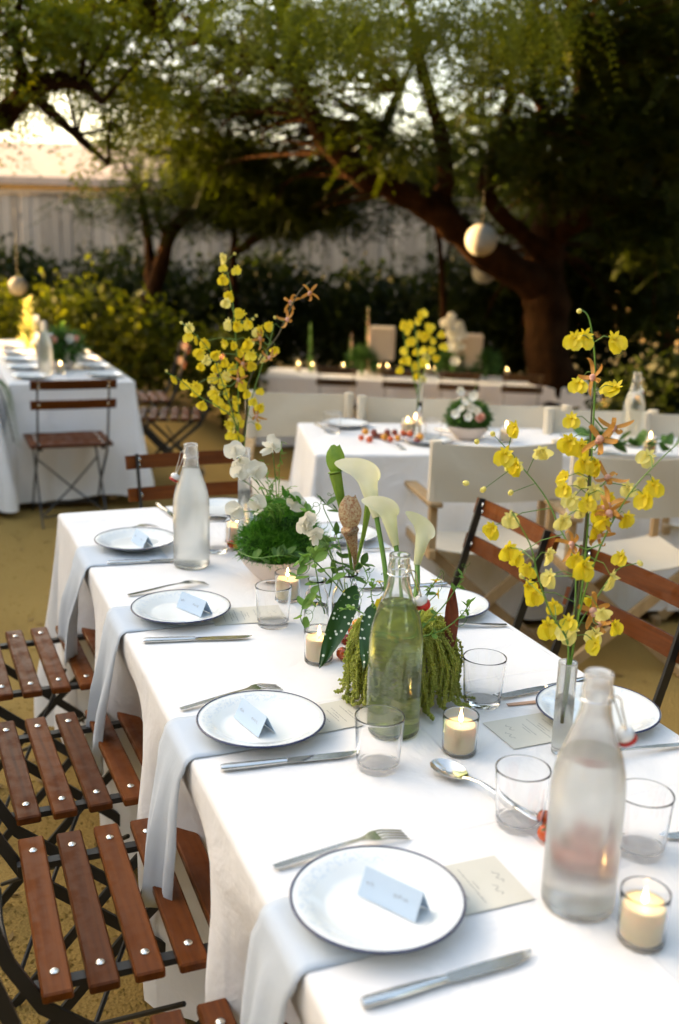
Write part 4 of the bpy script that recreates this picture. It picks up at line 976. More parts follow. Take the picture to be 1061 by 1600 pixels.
def napkin(y0, y1, label, tilt=0.0, sw=0.0, hang=.36, inner=.60, seed=0):
    """folded linen running from under the plate across the table edge (x = NX0) and down"""
    rd = random.Random(seed); mb = MB(); nu = 10; path = []
    for i in range(7): path.append((inner-(inner-NX0-.004)*i/6, 0.0, 'top'))
    for a in (20, 45, 70, 90): path.append((NX0+.004-.020*math.sin(R(a)), -.020*(1-math.cos(R(a))), 'edge'))
    for i in range(1, 15): path.append((None, -.020-hang*i/14, 'hang'))
    ph = rd.uniform(0, 6); rd_k = (rd.uniform(.8, 1.5), rd.uniform(2.0, 3.4))
    for lay in range(2):
        vs = []; off = .0012 if lay == 0 else .0026
        for i, (x, dz, kd) in enumerate(path):
            for j in range(nu+1):
                v = j/nu; y = y0+(y1-y0)*v
                if kd == 'top': p = Vector((x, y+tilt*(inner-x), TZ+off+.0008*math.sin(7*v+i)))
                elif kd == 'edge':
                    a = R((20, 45, 70, 90)[i-7]); rr = .020+off; p = Vector((NX0+.004-rr*math.sin(a), y+tilt*(inner-NX0), TZ-.020+rr*math.cos(a)))
                else:
                    q = -(dz+.020)/hang; yc = (y0+y1)/2
                    nar = 1-.10*q; fold = (.013*math.sin(2*math.pi*v*rd_k[0]+ph)+.007*math.sin(2*math.pi*v*rd_k[1]+ph*2))*min(1, q*2.0)*(.7+.5*q)
                    p = Vector((NX0-.020-off-.022*q-.010*math.sin(q*2.6)+fold, yc+(y-yc)*nar+sw*q+tilt*(inner-NX0)+.006*math.sin(5*q+ph), TZ+dz + (.018*math.sin(v*3+ph))*q))
                vs.append(p)
        fs = [(i*(nu+1)+j, i*(nu+1)+j+1, (i+1)*(nu+1)+j+1, (i+1)*(nu+1)+j) for i in range(len(path)-1) for j in range(nu)]
        if lay == 0: fs = [f[::-1] for f in fs]
        mb.add(vs, fs)
    k = (nu+1)*len(path)
    for i in range(len(path)-1):
        for j, fl in ((0, 0), (nu, 1)):
            a, b_ = i*(nu+1)+j, (i+1)*(nu+1)+j; q = (a, b_, b_+k, a+k); mb.f.append(q if fl else q[::-1]); mb.m.append(0)
    for i, fl in ((0, 1), (len(path)-1, 0)):
        for j in range(nu):
            a = i*(nu+1)+j; q = (a, a+1, a+1+k, a+k); mb.f.append(q if fl else q[::-1]); mb.m.append(0)
    o = mb.build('napkin', 'napkin', None, 180); return tag(o, label, 'napkin', 'blue-grey linen napkins')

# ---- left side of the long table: four settings
W_ = ['next to the heavily frosted bottle', 'next to the clear green-tinted bottle', 'next to the lone clear tumbler', 'next to the evenly misted water bottle']
PL = [Vector((.489, 1.037, 0)), Vector((.503, 1.567, 0)), Vector((.504, 2.164, 0)), Vector((.513, 2.735, 0))]
NP = [(.965, 1.105), (1.508, 1.662), (2.098, 2.262), (2.578, 2.765)]
for k in range(4):
    a, b_ = NP[k]; napkin(a, b_, 'blue-grey napkin hanging under the plate '+W_[k], tilt=(0, 0, .03, .08)[k], sw=(.05, .05, .10, .07)[k], hang=(.34, .33, .38, .26)[k], inner=PL[k].x+.06, seed=k+3)
    plate((PL[k].x, PL[k].y, TZ+.0075), 'white navy-rimmed plate on a blue-grey napkin, '+W_[k])
FK = [((428, 1360), (648, 1303)), ((282, 1112), (452, 1072)), ((200, 933), (335, 911)), ((150, 842), (268, 819))]
KN = [((565, 1575), (858, 1490)), ((345, 1205), (562, 1182)), ((224, 1005), (408, 999)), ((168, 883), (275, 878))]
for k in range(4):
    fork(on(*FK[k][0]), on(*FK[k][1]), 'steel fork above the plate '+W_[k])
    knife(on(*KN[k][0]), on(*KN[k][1]), 'steel table knife below the plate '+W_[k], flip=1)
CZ_ = TZ+.0075+.0055
tent_card(Vector((.485, 1.078, 0)), Vector((.536, .993, 0)), CZ_, 'blue place card standing on the plate '+W_[0])
tent_card(Vector((.484, 1.61, 0)), Vector((.500, 1.53, 0)), CZ_, 'blue place card standing on the plate '+W_[1])
tent_card(Vector((.515, 2.205, 0)), Vector((.553, 2.122, 0)), CZ_, 'blue place card standing on the plate '+W_[2])
tent_card(Vector((.522, 2.76, 0)), Vector((.535, 2.68, 0)), CZ_, 'blue place card standing on the plate '+W_[3])
menu(Vector((.613, 1.048, 0)), .0, 'beige menu card half under the plate '+W_[0])
menu(Vector((.655, 1.585, 0)), .10, 'beige menu card half under the plate '+W_[1])
menu(Vector((.650, 2.13, 0)), -.12, 'beige menu card half under the plate '+W_[2])
# ---- right side and head of the table
RW = ['behind the tall orchid tube vase', 'beside the dark red leaf', 'behind the calla lilies']
RP = [Vector((1.098, 1.428, 0)), Vector((1.089, 2.027, 0)), Vector((1.085, 2.653, 0))]
for k in range(3): plate((RP[k].x, RP[k].y, TZ+.002), 'white enamel plate with navy rim, '+RW[k])
plate((.836, 3.035, TZ+.002), 'white enamel plate with navy rim at the head of the table')
tent_card(Vector((1.06, 1.49, 0)), Vector((1.05, 1.40, 0)), TZ+.0075, 'blue place card on the plate behind the tall orchid tube vase')
tent_card(Vector((1.09, 2.69, 0)), Vector((1.07, 2.61, 0)), TZ+.0075, 'blue place card on the plate behind the calla lilies')
knife(Vector((1.185, 1.572, 0)), Vector((.978, 1.554, 0)), 'steel table knife beside the plate behind the tall orchid tube vase', -1)
fork(Vector((1.182, 1.283, 0)), Vector((.99, 1.290, 0)), 'steel fork beside the plate behind the tall orchid tube vase')
menu(Vector((.970, 1.422, 0)), math.pi+.02, 'beige menu card under the plate behind the tall orchid tube vase')
knife(Vector((1.185, 2.185, 0)), Vector((.96, 2.208, 0)), 'steel table knife beside the plate by the dark red leaf', -1)
fork(Vector((1.182, 1.888, 0)), Vector((.99, 1.93, 0)), 'steel fork beside the plate by the dark red leaf')
knife(Vector((1.17, 2.80, 0)), Vector((.95, 2.79, 0)), 'steel table knife beside the plate behind the calla lilies', -1)
fork(Vector((1.182, 2.515, 0)), Vector((.99, 2.52, 0)), 'steel fork beside the plate behind the calla lilies')
knife(Vector((1.175, 1.035, 0)), Vector((.955, 1.051, 0)), 'steel table knife lying right of the single wide tumbler', -1)
knife(on(246, 790), on(277, 813), 'steel table knife at the head of the table')
spoon(on(676, 1202), on(852, 1292), 'large steel serving spoon with its bowl beside a candle')
MB().box((0, 0, 0), (.076, .010, .0012)).build('wooden_stirrer', 'stick', None, 0, loc=(1.006, 1.521, TZ+.0012), rotz=-.09)
tag(bpy.data.objects['wooden_stirrer'], 'flat pink-brown wooden stick beside the menu card', 'stick')

# ---- bottles, tumblers, candles
bottle(Vector((.745, .972, 0)), 'heavily frosted swing-top bottle with stopper hanging beside the orchid tube', 'frostedheavy', .215, R(-18))
bottle(Vector((.722, 1.50, 0)), 'clear green-tinted swing-top bottle in front of the hanging green amaranth', 'misty', .238, R(-10), wmat='wateramaranth')
bottle(Vector((.620, 2.535, 0)), 'evenly misted swing-top water bottle by the corner setting', 'frosted', .262, R(178))
tumbler(Vector((.686, 2.058, 0)), 'lone clear tumbler in front of a lit candle and moss bowl')
tumbler(Vector((.645, 1.388, 0)), 'clear tumbler directly in front of the clear green-tinted bottle')
tumbler(Vector((.930, 1.552, 0)), 'clear tumbler right of the hanging green amaranth')
tumbler(Vector((.773, 1.162, 0)), 'clear tumbler over the handle of the serving spoon')
tumbler(Vector((.898, 1.045, 0)), 'clear tumbler right of the heavily frosted bottle')
tumbler(Vector((.716, 2.645, 0)), 'clear tumbler behind the evenly misted water bottle')
tumbler(Vector((1.00, 2.385, 0)), 'clear tumbler half hidden behind the pitcher plants')
votive(Vector((.796, 1.392, 0)), 'lit cream candle in a glass cup by the serving spoon')
votive(Vector((.776, .882, 0)), 'lit cream candle in a glass cup right of the heavily frosted bottle')
votive(Vector((.709, 1.832, 0)), 'lit cream candle in a glass cup under the spotted leaf')
votive(Vector((.770, 2.205, 0)), 'lit cream candle in a glass cup in front of the moss bowl')
votive(Vector((.790, 2.700, 0)), 'lit candle in a glass cup behind the moss bowl with tomatoes')
# ================================================================== flowers and greenery
def frame(d, up=Vector((0, 0, 1))):
    """rotation whose z axis points along d"""
    return Vector(d).to_track_quat('Z', 'Y').to_matrix().to_4x4()
def patch(mb, W, L, nu=4, nv=5, cup=.2, bend=.3, shape=None, M=None, mi=0, wav=0.0):
    """petal or leaf: base at origin, growing along +y, width along x, bending in z"""
    vs = []
    for j in range(nv+1):
        v = j/nv; w_ = (shape(v) if shape else math.sin(math.pi*min(1, v*.92+.06))**.8)*W/2
        for i in range(nu+1):
            u = i/nu*2-1; z = cup*w_*u*u + bend*L*v*v + wav*W*math.sin(u*4+v*9)*v
            p = Vector((u*w_, L*v*(1-.12*abs(bend)*v), z)); vs.append(M @ p if M is not None else p)
    mb.add(vs, [(j*(nu+1)+i, j*(nu+1)+i+1, (j+1)*(nu+1)+i+1, (j+1)*(nu+1)+i) for j in range(nv) for i in range(nu)], mi); return mb
def RX(a): return Matrix.Rotation(a, 4, 'X')
def RY(a): return Matrix.Rotation(a, 4, 'Y')
def RZ(a): return Matrix.Rotation(a, 4, 'Z')
def TR(p): return Matrix.Translation(Vector(p))
# --- dancing-lady orchid flower, about 1 unit wide, facing +z, lip towards -y
def oncidium_mesh(mat, seed):
    rd = random.Random(seed); mb = MB()
    for sg in (-1, 1):           # two lobes of the skirt
        patch(mb, .62, .62, 4, 4, .35, rd.uniform(-.25, .1), lambda v: math.sin(math.pi*min(1, .12+v*.80))**.6, M=RZ(math.pi+sg*.42) @ RX(-.15), wav=.06)
    for a in (0, 1.15, -1.15, 2.0, -2.0): patch(mb, .17, .34, 2, 3, .3, rd.uniform(0, .7), M=RZ(a) @ RX(.2))
    mb.ball((0, -.02, .05), .07, 6, 4)
    return mb.mesh('flower', mat, 180)
ONC = [oncidium_mesh('petalyellow', 1), oncidium_mesh('petalyellow', 2), oncidium_mesh('petalyellow', 3), oncidium_mesh('petalpale', 4)]
BUD = MB().ball((0, 0, 0), .5, 7, 5, (.8, .8, 1.1)).mesh('bud', 'petalpale', 180)
def spider_mesh(seed):
    rd = random.Random(seed); mb = MB()
    for k in range(5):
        a = k*1.257+rd.uniform(-.3, .3); cu = rd.uniform(1.2, 3.6)*rd.choice((-.6, 1, 1)); ln_ = rd.uniform(.75, 1.05); vs = []; x = 0; z = .05
        for i in range(11):
            t = i/10; w_ = .085*math.sin(math.pi*min(1, .12+.86*t))**.7+.006
            for u in (-1, 0, 1): vs.append(RZ(a) @ Vector((u*w_, x, z+(.03 if u else 0))))
            ang = cu*t*t; x += ln_/10*math.cos(ang); z += ln_/10*math.sin(ang)
        mb.add(vs, [(i*3+u, i*3+u+1, i*3+u+4, i*3+u+3) for i in range(10) for u in (0, 1)])
    mb.ball((0, 0, .10), .14, 7, 5, mi=1); mb.ball((0, -.12, .14), .09, 6, 4, mi=1)
    return mb.mesh('flower', ['petalbrown', 'petalpink'], 60)
SPI = [spider_mesh(s) for s in (3, 8, 14)]
def face_dir():
    v = -_fw + _r*random.gauss(0, .55) + _u*random.gauss(.1, .45); return v.normalized()
def put_bloom(t, me, p, size, d=None, name='flower', roll=None):
    o = link(name, me, t); d = d or face_dir()
    q = d.to_track_quat('Z', 'Y') @ Euler((0, 0, random.gauss(0, .5) if roll is None else roll)).to_quaternion()
    o.location = p; o.rotation_mode = 'QUATERNION'; o.rotation_quaternion = q; o.scale = (size,)*3; return o
def orchid(label, stems, blooms, spiders, buds, depth, size, ssize, zc=(660, 3.66), group=None, jit=.06):
    t = thing('orchid_spray', label, 'orchid', (0, 0, 0), 0, group); nodes = []
    for mat, r_, pts in stems:
        P = bez([at(x, y, d) for x, y, d in pts], 24); nodes += P
        MB().tube(P, [r_*(1-.55*i/len(P)) for i in range(len(P))], 6).build('stem', mat, t)
    pd = MB()
    for (x, y) in blooms:
        p = at(x, y, depth+random.uniform(-jit, jit)); s = size*random.uniform(.8, 1.15)
        put_bloom(t, random.choice(ONC), p, s)
        q = min(nodes, key=lambda a: (a-p).length)
        if (q-p).length < .12: pd.tube([q, (q+p)/2+Vector((0, 0, .008)), p - (p-CAM).normalized()*-.004], [.0009, .0008, .0007], 4, caps=False)
    for (x, y) in spiders:
        p = at(x, y, depth+random.uniform(-jit, jit)); put_bloom(t, random.choice(SPI), p, ssize*random.uniform(.85, 1.15))
        q = min(nodes, key=lambda a: (a-p).length)
        if (q-p).length < .15: pd.tube([q, (q+p)/2+Vector((0, 0, -.01)), p], .0014, 5, caps=False)
    for (x, y) in buds:
        p = at(x, y, depth+random.uniform(-jit, jit)*.5); put_bloom(t, BUD, p, size*.3, name='bud')
        q = min(nodes, key=lambda a: (a-p).length)
        if (q-p).length < .12: pd.tube([q, p], .0008, 4, caps=False)
    if pd.v: tag(pd.build('flower_stalks', 'stem', t), kind='stuff')
    return t
def z6(l): return [(x/3.66+230, y/3.66+380) for x, y in l]
FARB = z6([(425,75),(515,145),(432,195),(437,135),(475,290),(455,330),(545,405),(465,450),(510,460),(575,450),(240,470),(240,525),(285,545),(330,560),(310,620),(340,655),(305,695),(160,770),(210,800),(275,810),(280,845),(317,915),(490,575),(440,565),(525,620),(400,630),(440,670),(490,705),(400,700),(380,760),(450,750),(425,800),(465,850),(400,890),(435,935),(500,890),(540,800),(545,720),(590,690),(600,635),(575,560),(620,500),(650,490),(705,465),(735,600),(655,650),(565,850),(610,900),(650,840),(650,930),(495,990),(460,1030),(550,1025),(475,1090),(520,1095),(625,1040),(380,830),(510,920),(470,720),(560,600),(395,860),(440,760),(585,560),(500,1010),(470,1060)])
orchid('yellow dancing-lady orchid spray in the slim vase beside the misted water bottle',
  [('stemdark', .0032, [(381, 770, 2.85), (379, 700, 2.85), (386, 645, 2.85), (388, 600, 2.84), (408, 560, 2.83), (434, 525, 2.82), (449, 492, 2.82), (468, 455, 2.82), (485, 440, 2.82)]),
   ('stem', .0022, [(378, 770, 2.85), (373, 690, 2.85), (372, 600, 2.86), (367, 510, 2.88), (359, 440, 2.90), (347, 402, 2.90)]),
   ('stem', .0020, [(377, 760, 2.85), (372, 680, 2.84), (345, 590, 2.80), (325, 545, 2.78), (292, 510, 2.76)]),
   ('stem', .0020, [(376, 760, 2.85), (370, 665, 2.83), (340, 635, 2.78), (312, 620, 2.76), (282, 594, 2.74), (258, 581, 2.73)]),
   ('stem', .0020, [(379, 760, 2.85), (385, 660, 2.87), (400, 600, 2.9), (420, 540, 2.93), (428, 508, 2.95)])],
  FARB, z6([(815,335),(935,280),(805,440),(650,545),(700,660),(520,780),(620,990),(545,690)]), z6([(500,60),(605,435),(625,415),(110,730),(195,455),(355,795),(730,425)]), 2.84, .035, .040)
NB = [(x/3.79+740, y/3.79+460) for x, y in [(600,255),(660,245),(830,262),(620,520),(840,550),(580,730),(570,860),(640,890),(245,780),(250,1000),(190,940),(400,920),(550,1080),(650,985),(730,1000)]] + \
     [(x/2.785+680, y/2.785+440) for x, y in [(560,890),(600,940),(350,790),(840,890),(910,930),(950,880),(560,1030),(835,1020),(640,860),(750,930),(700,990),(930,755),(690,900),(660,950)]] + \
     [(x/2.785+680, y/2.785+760) for x, y in [(330,130),(250,175),(320,265),(360,300),(490,290),(410,350),(400,430),(430,460),(500,385),(515,510),(490,600),(590,620),(810,300),(615,310),(650,340),(690,180),(640,90),(680,490),(720,545),(780,600),(700,680),(740,150),(765,390),(580,580),(700,640)]]
SB = [(x/2.785+680, y/2.785+440) for x, y in [(775,640),(750,860),(690,420),(755,980),(720,690)]] + [(x/2.785+680, y/2.785+760) for x, y in [(600,250),(750,110),(705,215),(715,605),(690,540)]]
orchid('tall yellow orchid spray with brown-red blooms in the tube vase beside the frosted bottle',
  [('stemdark', .0030, [(878, 1130, 1.72), (888, 1030, 1.72), (905, 920, 1.72), (917, 800, 1.72), (922, 700, 1.73), (925, 630, 1.74)]),
   ('stem', .0022, [(880, 1120, 1.72), (890, 1030, 1.72), (912, 900, 1.74), (925, 700, 1.75), (930, 580, 1.76), (925, 520, 1.76), (918, 492, 1.76), (906, 483, 1.76)]),
   ('stem', .0020, [(880, 1110, 1.72), (888, 1010, 1.70), (862, 960, 1.66), (842, 905, 1.63), (828, 850, 1.61), (800, 800, 1.6)]),
   ('stem', .0018, [(884, 1100, 1.72), (900, 900, 1.74), (872, 820, 1.78), (848, 770, 1.8), (800, 712, 1.82), (782, 690, 1.83)]),
   ('stem', .0018, [(884, 1100, 1.72), (905, 960, 1.70), (940, 850, 1.67), (985, 770, 1.64), (1030, 720, 1.62), (1062, 690, 1.6)]),
   ('stem', .0018, [(882, 1110, 1.72), (895, 1000, 1.73), (935, 930, 1.74), (965, 890, 1.74), (995, 880, 1.74)])],
  NB, SB, [(905, 486), (770, 678), (745, 690), (798, 770), (1000, 880), (815, 900), (728, 755), (755, 765)], 1.72, .040, .044, jit=.07)
def tube_vase(p, z, r_, h, label, mat='glass', water=True):
    t = thing('tube_vase', label, 'vase', (p.x, p.y, z)); w_ = .0022
    prof = [(0, 0), (r_*.8, 0), (r_*.95, .001), (r_, .004), (r_, h*.25), (r_, h*.6), (r_, h-.003), (r_-.0006, h), (r_-w_+.0006, h), (r_-w_, h-.003), (r_-w_, h*.6), (r_-w_, h*.25), (r_-w_, .014), (r_-w_-.002, .010), (0, .009)]
    MB().lathe(prof, 20).build('glass', mat, t, 180)
    if water: MB().lathe([(0, .0088), (r_-w_-.002, .0098), (r_-w_+.0003, .014), (r_-w_+.0003, h*.3), (r_-w_+.0003, h*.62), (0, h*.62-.0005)], 18).build('water', 'water', t, 180)
    return t
pv = on(381, 868); tube_vase(pv, TZ, .0165, .295, 'slim tall glass tube vase behind the moss bowl', 'vaseglass')
pv = at(888, 1034, 1.71); tube_vase(pv, TZ, .0160, pv.z-TZ, 'slim glass tube vase holding the tall orchid beside the frosted bottle', 'vaseglass')

# --- moss-green dianthus bowl
bc = Vector((.800, 2.365, TZ))
t = thing('flower_bowl', 'pale pink clay bowl filled with fluffy green dianthus', 'bowl', bc)
MB().lathe([(0, 0), (.045, 0), (.050, .003), (.066, .018), (.088, .044), (.101, .066), (.1025, .0675), (.1005, .067), (.086, .046), (.064, .022), (.048, .008), (0, .006)], 40).build('bowl', 'ceramic', t, 50)
def fuzz(c, r3, n, ln, wd, mat, t, name, core=None):
    u = unit(rng.normal(size=(n, 3))); u[:, 2] = np.where(u[:, 2] < -.5, -u[:, 2], u[:, 2])
    lump = 1+.10*np.sin(u @ rng.normal(size=(3,))*9)+.08*np.sin(u @ rng.normal(size=(3,))*14)
    P = u*lump[:, None]*np.array(r3)*rng.uniform(.72, 1.0, size=(n, 1)); d = unit(u+rng.normal(size=(n, 3))*.45); L = ln*rng.uniform(.5, 1.3, size=(n, 1)); s = unit(np.cross(d, rng.normal(size=(n, 3))))*wd
    bend = rng.normal(size=(n, 3))*.25
    Q = np.stack([P-s, P+s, P+d*L*.6+s*.7+bend*L*.2, P+d*L+bend*L*.5], 1).reshape(-1, 3) + np.array(c)
    o = link(name, fastmesh(name, Q, 4, mat), t); tag(o, kind='stuff')
    if core: MB().ball(c, 1, 14, 10, tuple(.80*q for q in r3), jit=.06).build('flower_head', core, t, 180)
    return o
pr('mosscore', (.02, .07, .008), .9)
for (x, y, z, rr) in ((-.045, -.010, .095, .062), (.050, -.020, .088, .062), (.012, .020, .135, .070), (.045, .030, .120, .055), (-.02, -.045, .085, .05)):
    fuzz((x, y, z), (rr, rr, rr*.85), 2600, .020, .0011, 'mossgreen', t, 'frilly_petals', 'mosscore')
def sweetpea(name, label, spots, depth, size, cat='sweet pea', stem_to=None, petal='petalwhite'):
    t = thing(name, label, cat, (0, 0, 0)); rd = random.Random(len(spots)*7+int(spots[0][0]))
    for (x, y) in spots:
        p = at(x, y, depth+rd.uniform(-.03, .03)); mb = MB(); d = face_dir(); B = TR(p) @ frame(d) @ RZ(rd.uniform(-1, 1))
        for a, tilt, w_ in ((.0, .35, 1.25), (.7, .9, .8), (-.7, .9, .8), (math.pi, 1.1, .5)):
            patch(mb, size*w_, size*.85, 5, 5, rd.uniform(-.5, .3), rd.uniform(-.2, .35), lambda v: math.sin(math.pi*min(1, .15+v*.75))**.5, M=B @ RZ(a) @ RX(tilt), wav=.09)
        f = mb.build('flower', petal, t, 180)
        if stem_to is not None:
            q = stem_to; MB().tube(bez([q, (p+q)/2+Vector((0, 0, .03)), p], 10), .0011, 5).build('stem', 'stem', t)
    return t
bt_ = bc+Vector((0, 0, .12))
sweetpea('sweet_peas', 'white sweet peas rising above the moss bowl', [(370, 712), (383, 735), (372, 745), (398, 742), (425, 700), (360, 805), (455, 790), (408, 795)], 2.42, .040, stem_to=bt_)
sweetpea('sweet_peas', 'white sweet peas between the moss bowl and the pitcher plants', [(484, 818), (492, 838), (478, 830)], 2.1, .030, stem_to=Vector((.80, 1.93, .86)))
# airy grasses over the moss bowl
def grass(label, base, tips, mat, name='grass_sprig'):
    t = thing(name, label, 'grass'); mb = MB(); sd = MB()
    for (x, y, d) in tips:
        p = at(x, y, d); m_ = (base+p)/2+Vector((random.uniform(-.02, .02), random.uniform(-.02, .02), .03)); P = bez([base, m_, p], 12)
        mb.tube(P, [.0009]*len(P), 4, caps=False)
        for i in range(5, len(P)):
            for k in range(2):
                B = TR(P[i]) @ frame(Vector((random.gauss(0, 1), random.gauss(0, 1), random.uniform(-.3, 1))).normalized()) @ RX(-1.57)
                patch(sd, .005, .016, 2, 3, .3, .1, M=B)
    mb.build('stem', mat, t); tag(sd.build('seed_heads', mat, t, 180), kind='stuff'); return t
grass('pale green grass sprigs standing in the moss bowl', bt_, [(440, 690, 2.4), (420, 770, 2.35), (405, 775, 2.4), (390, 780, 2.38), (432, 745, 2.42), (455, 760, 2.4), (398, 800, 2.36), (418, 790, 2.36), (412, 720, 2.44), (408, 760, 2.33)], 'leaffresh')
def leafy(label, pts, leaves, lsize, mat, name='leafy_stem', cat='foliage', tend=0):
    """stem along pts (px,py,depth) with pairs of small leaves and curling tendrils"""
    t = thing(name, label, cat); P = bez([at(*q) for q in pts], 30); MB().tube(P, [.0016*(1-.5*i/len(P)) for i in range(len(P))], 5).build('stem', 'stem', t)
    lm = MB(); patch(lm, .62, 1.0, 4, 5, .25, .15, wav=.05); me = lm.mesh('leaf', mat, 180)
    for k in range(leaves):
        i = random.randrange(3, len(P)); d = Vector((random.gauss(0, 1), random.gauss(0, 1), random.gauss(.1, .6))).normalized()
        o = link('leaf', me, t); o.location = P[i]; o.rotation_mode = 'QUATERNION'; o.rotation_quaternion = (d.to_track_quat('Y', 'Z') @ Euler((0, random.gauss(0, .5), 0)).to_quaternion()); o.scale = (lsize*random.uniform(.7, 1.2),)*3
    for k in range(tend):
        s = P[random.randrange(len(P)//2, len(P))]; q = [s]
        a0 = random.uniform(0, 6)
        for i in range(1, 22):
            tt = i/21; rr = .012*(1-tt*.6); q.append(s + Vector((.02*tt+rr*math.cos(a0+tt*13)-rr*math.cos(a0), random.uniform(0, .001), .035*tt+rr*math.sin(a0+tt*13)-rr*math.sin(a0))))
        MB().tube(q, .0006, 4, caps=False).build('tendril', 'stem', t)
    return t
for k, (pts, nl) in enumerate([
  ([(505, 960, 2.24), (492, 880, 2.2), (480, 815, 2.15), (490, 790, 2.12)], 12), ([(508, 960, 2.24), (520, 890, 2.25), (505, 840, 2.2), (480, 862, 2.1)], 14),
  ([(540, 930, 2.2), (500, 885, 2.1), (478, 870, 2.05), (462, 905, 2.02)], 12), ([(545, 930, 2.2), (560, 880, 2.2), (575, 905, 2.1), (562, 925, 2.05)], 10),
  ([(510, 950, 2.24), (485, 930, 2.12), (470, 962, 2.08), (478, 985, 2.06)], 10), ([(540, 930, 2.2), (530, 850, 2.3), (505, 790, 2.32), (530, 800, 2.3)], 12)]):
    leafy(['upright sweet pea vine beside the moss bowl', 'arching sweet pea vine leaning towards the moss bowl', 'drooping sweet pea vine over the lit candle', 'short sweet pea vine bending behind the pitcher vase', 'trailing sweet pea vine low by the spotted leaf', 'tall sweet pea vine behind the pitcher plants'][k], pts, nl, .030, 'leafgreen' if k % 2 else 'leaffresh', 'sweet_pea_vine', 'vine', 1)

leafy('round grey-green leaves tucked into the front of the moss bowl', [(372, 862, 2.42), (400, 872, 2.38), (440, 868, 2.36), (480, 872, 2.36), (508, 858, 2.38)], 14, .032, 'leafgreen', 'eucalyptus_sprig', 'foliage')
leafy('ruffled leaf sprig over the top of the moss bowl', [(392, 800, 2.44), (420, 785, 2.42), (455, 778, 2.42), (485, 800, 2.40)], 16, .030, 'mossgreen', 'ruffled_sprig', 'foliage')
# --- small clear bottles with pitcher plants
def jar(p, h, r_, label, liquid=None):
    t = thing('bud_vase', label, 'vase', (p.x, p.y, TZ))
    o = [(0, 0), (r_*.86, 0), (r_*.97, .002), (r_, .006), (r_, h*.3), (r_, h*.62), (r_*.93, h*.72), (r_*.74, h*.80), (r_*.66, h*.86), (r_*.67, h*.94), (r_*.76, h*.985), (r_*.77, h), (r_*.71, h), (r_*.60, h*.94), (r_*.59, h*.86), (r_*.67, h*.79), (r_*.86, h*.71), (r_*.925, h*.62), (r_*.925, h*.3), (r_*.925, .012), (r_*.86, .008), (0, .007)]
    MB().lathe(o, 28).build('glass', 'glass', t, 180)
    MB().lathe([(0, .0068), (r_*.86, .0078), (r_*.929, .012), (r_*.929, h*.3), (r_*.929, h*.52), (0, h*.52-.0005)], 24).build('water', 'water', t, 180); return t
jar(Vector((.805, 1.925, 0)), .150, .031, 'small clear bottle vase holding the pitcher plants')
jar(Vector((.757, 1.975, 0)), .125, .027, 'small clear bottle vase holding sweet pea vines')
def pitcher(base, top, r_, label, mat, hood=True):
    t = thing('pitcher_plant', label, 'pitcher plant'); n = 16; d = (top-base).normalized(); P = bez([base, base+(top-base)*.5+Vector((.004, 0, 0)), top], 16)
    rr = [.0035+(r_-.0035)*(max(0, (i/(len(P)-1)-.25)/.75))**1.3 for i in range(len(P))]
    mb = MB(); mb.tube(P, rr, n, caps=False); lip = [P[-1]+d*.003, P[-1]+d*.004, P[-1]+d*.001, P[-1]-d*.02]; mb.tube(lip, [rr[-1]*1.18, rr[-1]*1.12, rr[-1]*.9, rr[-1]*.6], n, caps=True)
    mb.build('tube', mat, t, 180)
    if hood:
        mb = MB(); B = TR(P[-1]+_fw*.006) @ Matrix(((_r.x, -_fw.x, _u.x, 0), (_r.y, -_fw.y, _u.y, 0), (_r.z, -_fw.z, _u.z, 0), (0, 0, 0, 1))) @ RX(1.1)
        patch(mb, r_*3.0, r_*4.2, 6, 7, .5, .5, lambda v: .35+.65*math.sin(math.pi*min(1, v*.9+.05)), M=B, wav=.12); mb.build('hood', mat, t, 180)
    return t
pitcher(at(551, 900, 2.24), at(524, 740, 2.20), .0135, 'tall green pitcher plant with an open ruffled hood', 'pitcher')
pitcher(at(555, 900, 2.26), at(547, 830, 2.18), .0165, 'red-veined cream pitcher plant with a curled net-patterned hood', 'pitcherred')
pitcher(at(552, 900, 2.25), at(578, 775, 2.24), .009, 'slim brownish pitcher plant leaning right behind the calla', 'pitcher', False)

# --- calla lilies
def calla(base, neck, head, size, label, open_=1.0):
    t = thing('calla_lily', label, 'calla lily'); P = bez([base, (base+neck)/2+Vector((.004, .0, .0)), neck], 14); MB().tube(P, .0048, 8).build('stem', 'stem', t)
    d = (head-neck).normalized(); B = TR(neck-d*.004) @ d.to_track_quat('Z', 'Y').to_matrix().to_4x4()
    # lip tip points to image left/up
    n = 28; m_ = 16; vs = []; inv = B.to_3x3().inverted(); tip = inv @ (-_r*.8 - _fw*.5); ta = math.atan2(tip.y, tip.x)
    for j in range(m_+1):
        v = j/m_
        for k in range(n+1):
            a = ta + (k/n*2-1)*math.pi*1.04; c_ = math.cos(a-ta)
            r0 = size*(.075+.145*v**1.1)*(1-.06*abs(k/n*2-1)); fl = size*open_*(max(0, v-.68)/.32)**1.6*(.13+.11*c_)
            z = size*(v*(.94+.22*c_*v*v)) - size*open_*.05*(max(0, v-.84)/.16)**2
            tipx = size*.10*max(0, c_)**8*(max(0, v-.8)/.2)
            vs.append(B @ Vector(((r0+fl+tipx)*math.cos(a), (r0+fl+tipx)*math.sin(a), z)))
    mb = MB(); mb.add(vs, [(j*(n+1)+k, j*(n+1)+k+1, (j+1)*(n+1)+k+1, (j+1)*(n+1)+k) for j in range(m_) for k in range(n)]); mb.build('spathe', 'petalcalla', t, 180)
    MB().tube([B @ Vector((0, 0, size*.1)), B @ Vector((0, 0, size*.62))], [size*.045, size*.03], 8).build('spadix', 'petalpale', t)
    return t
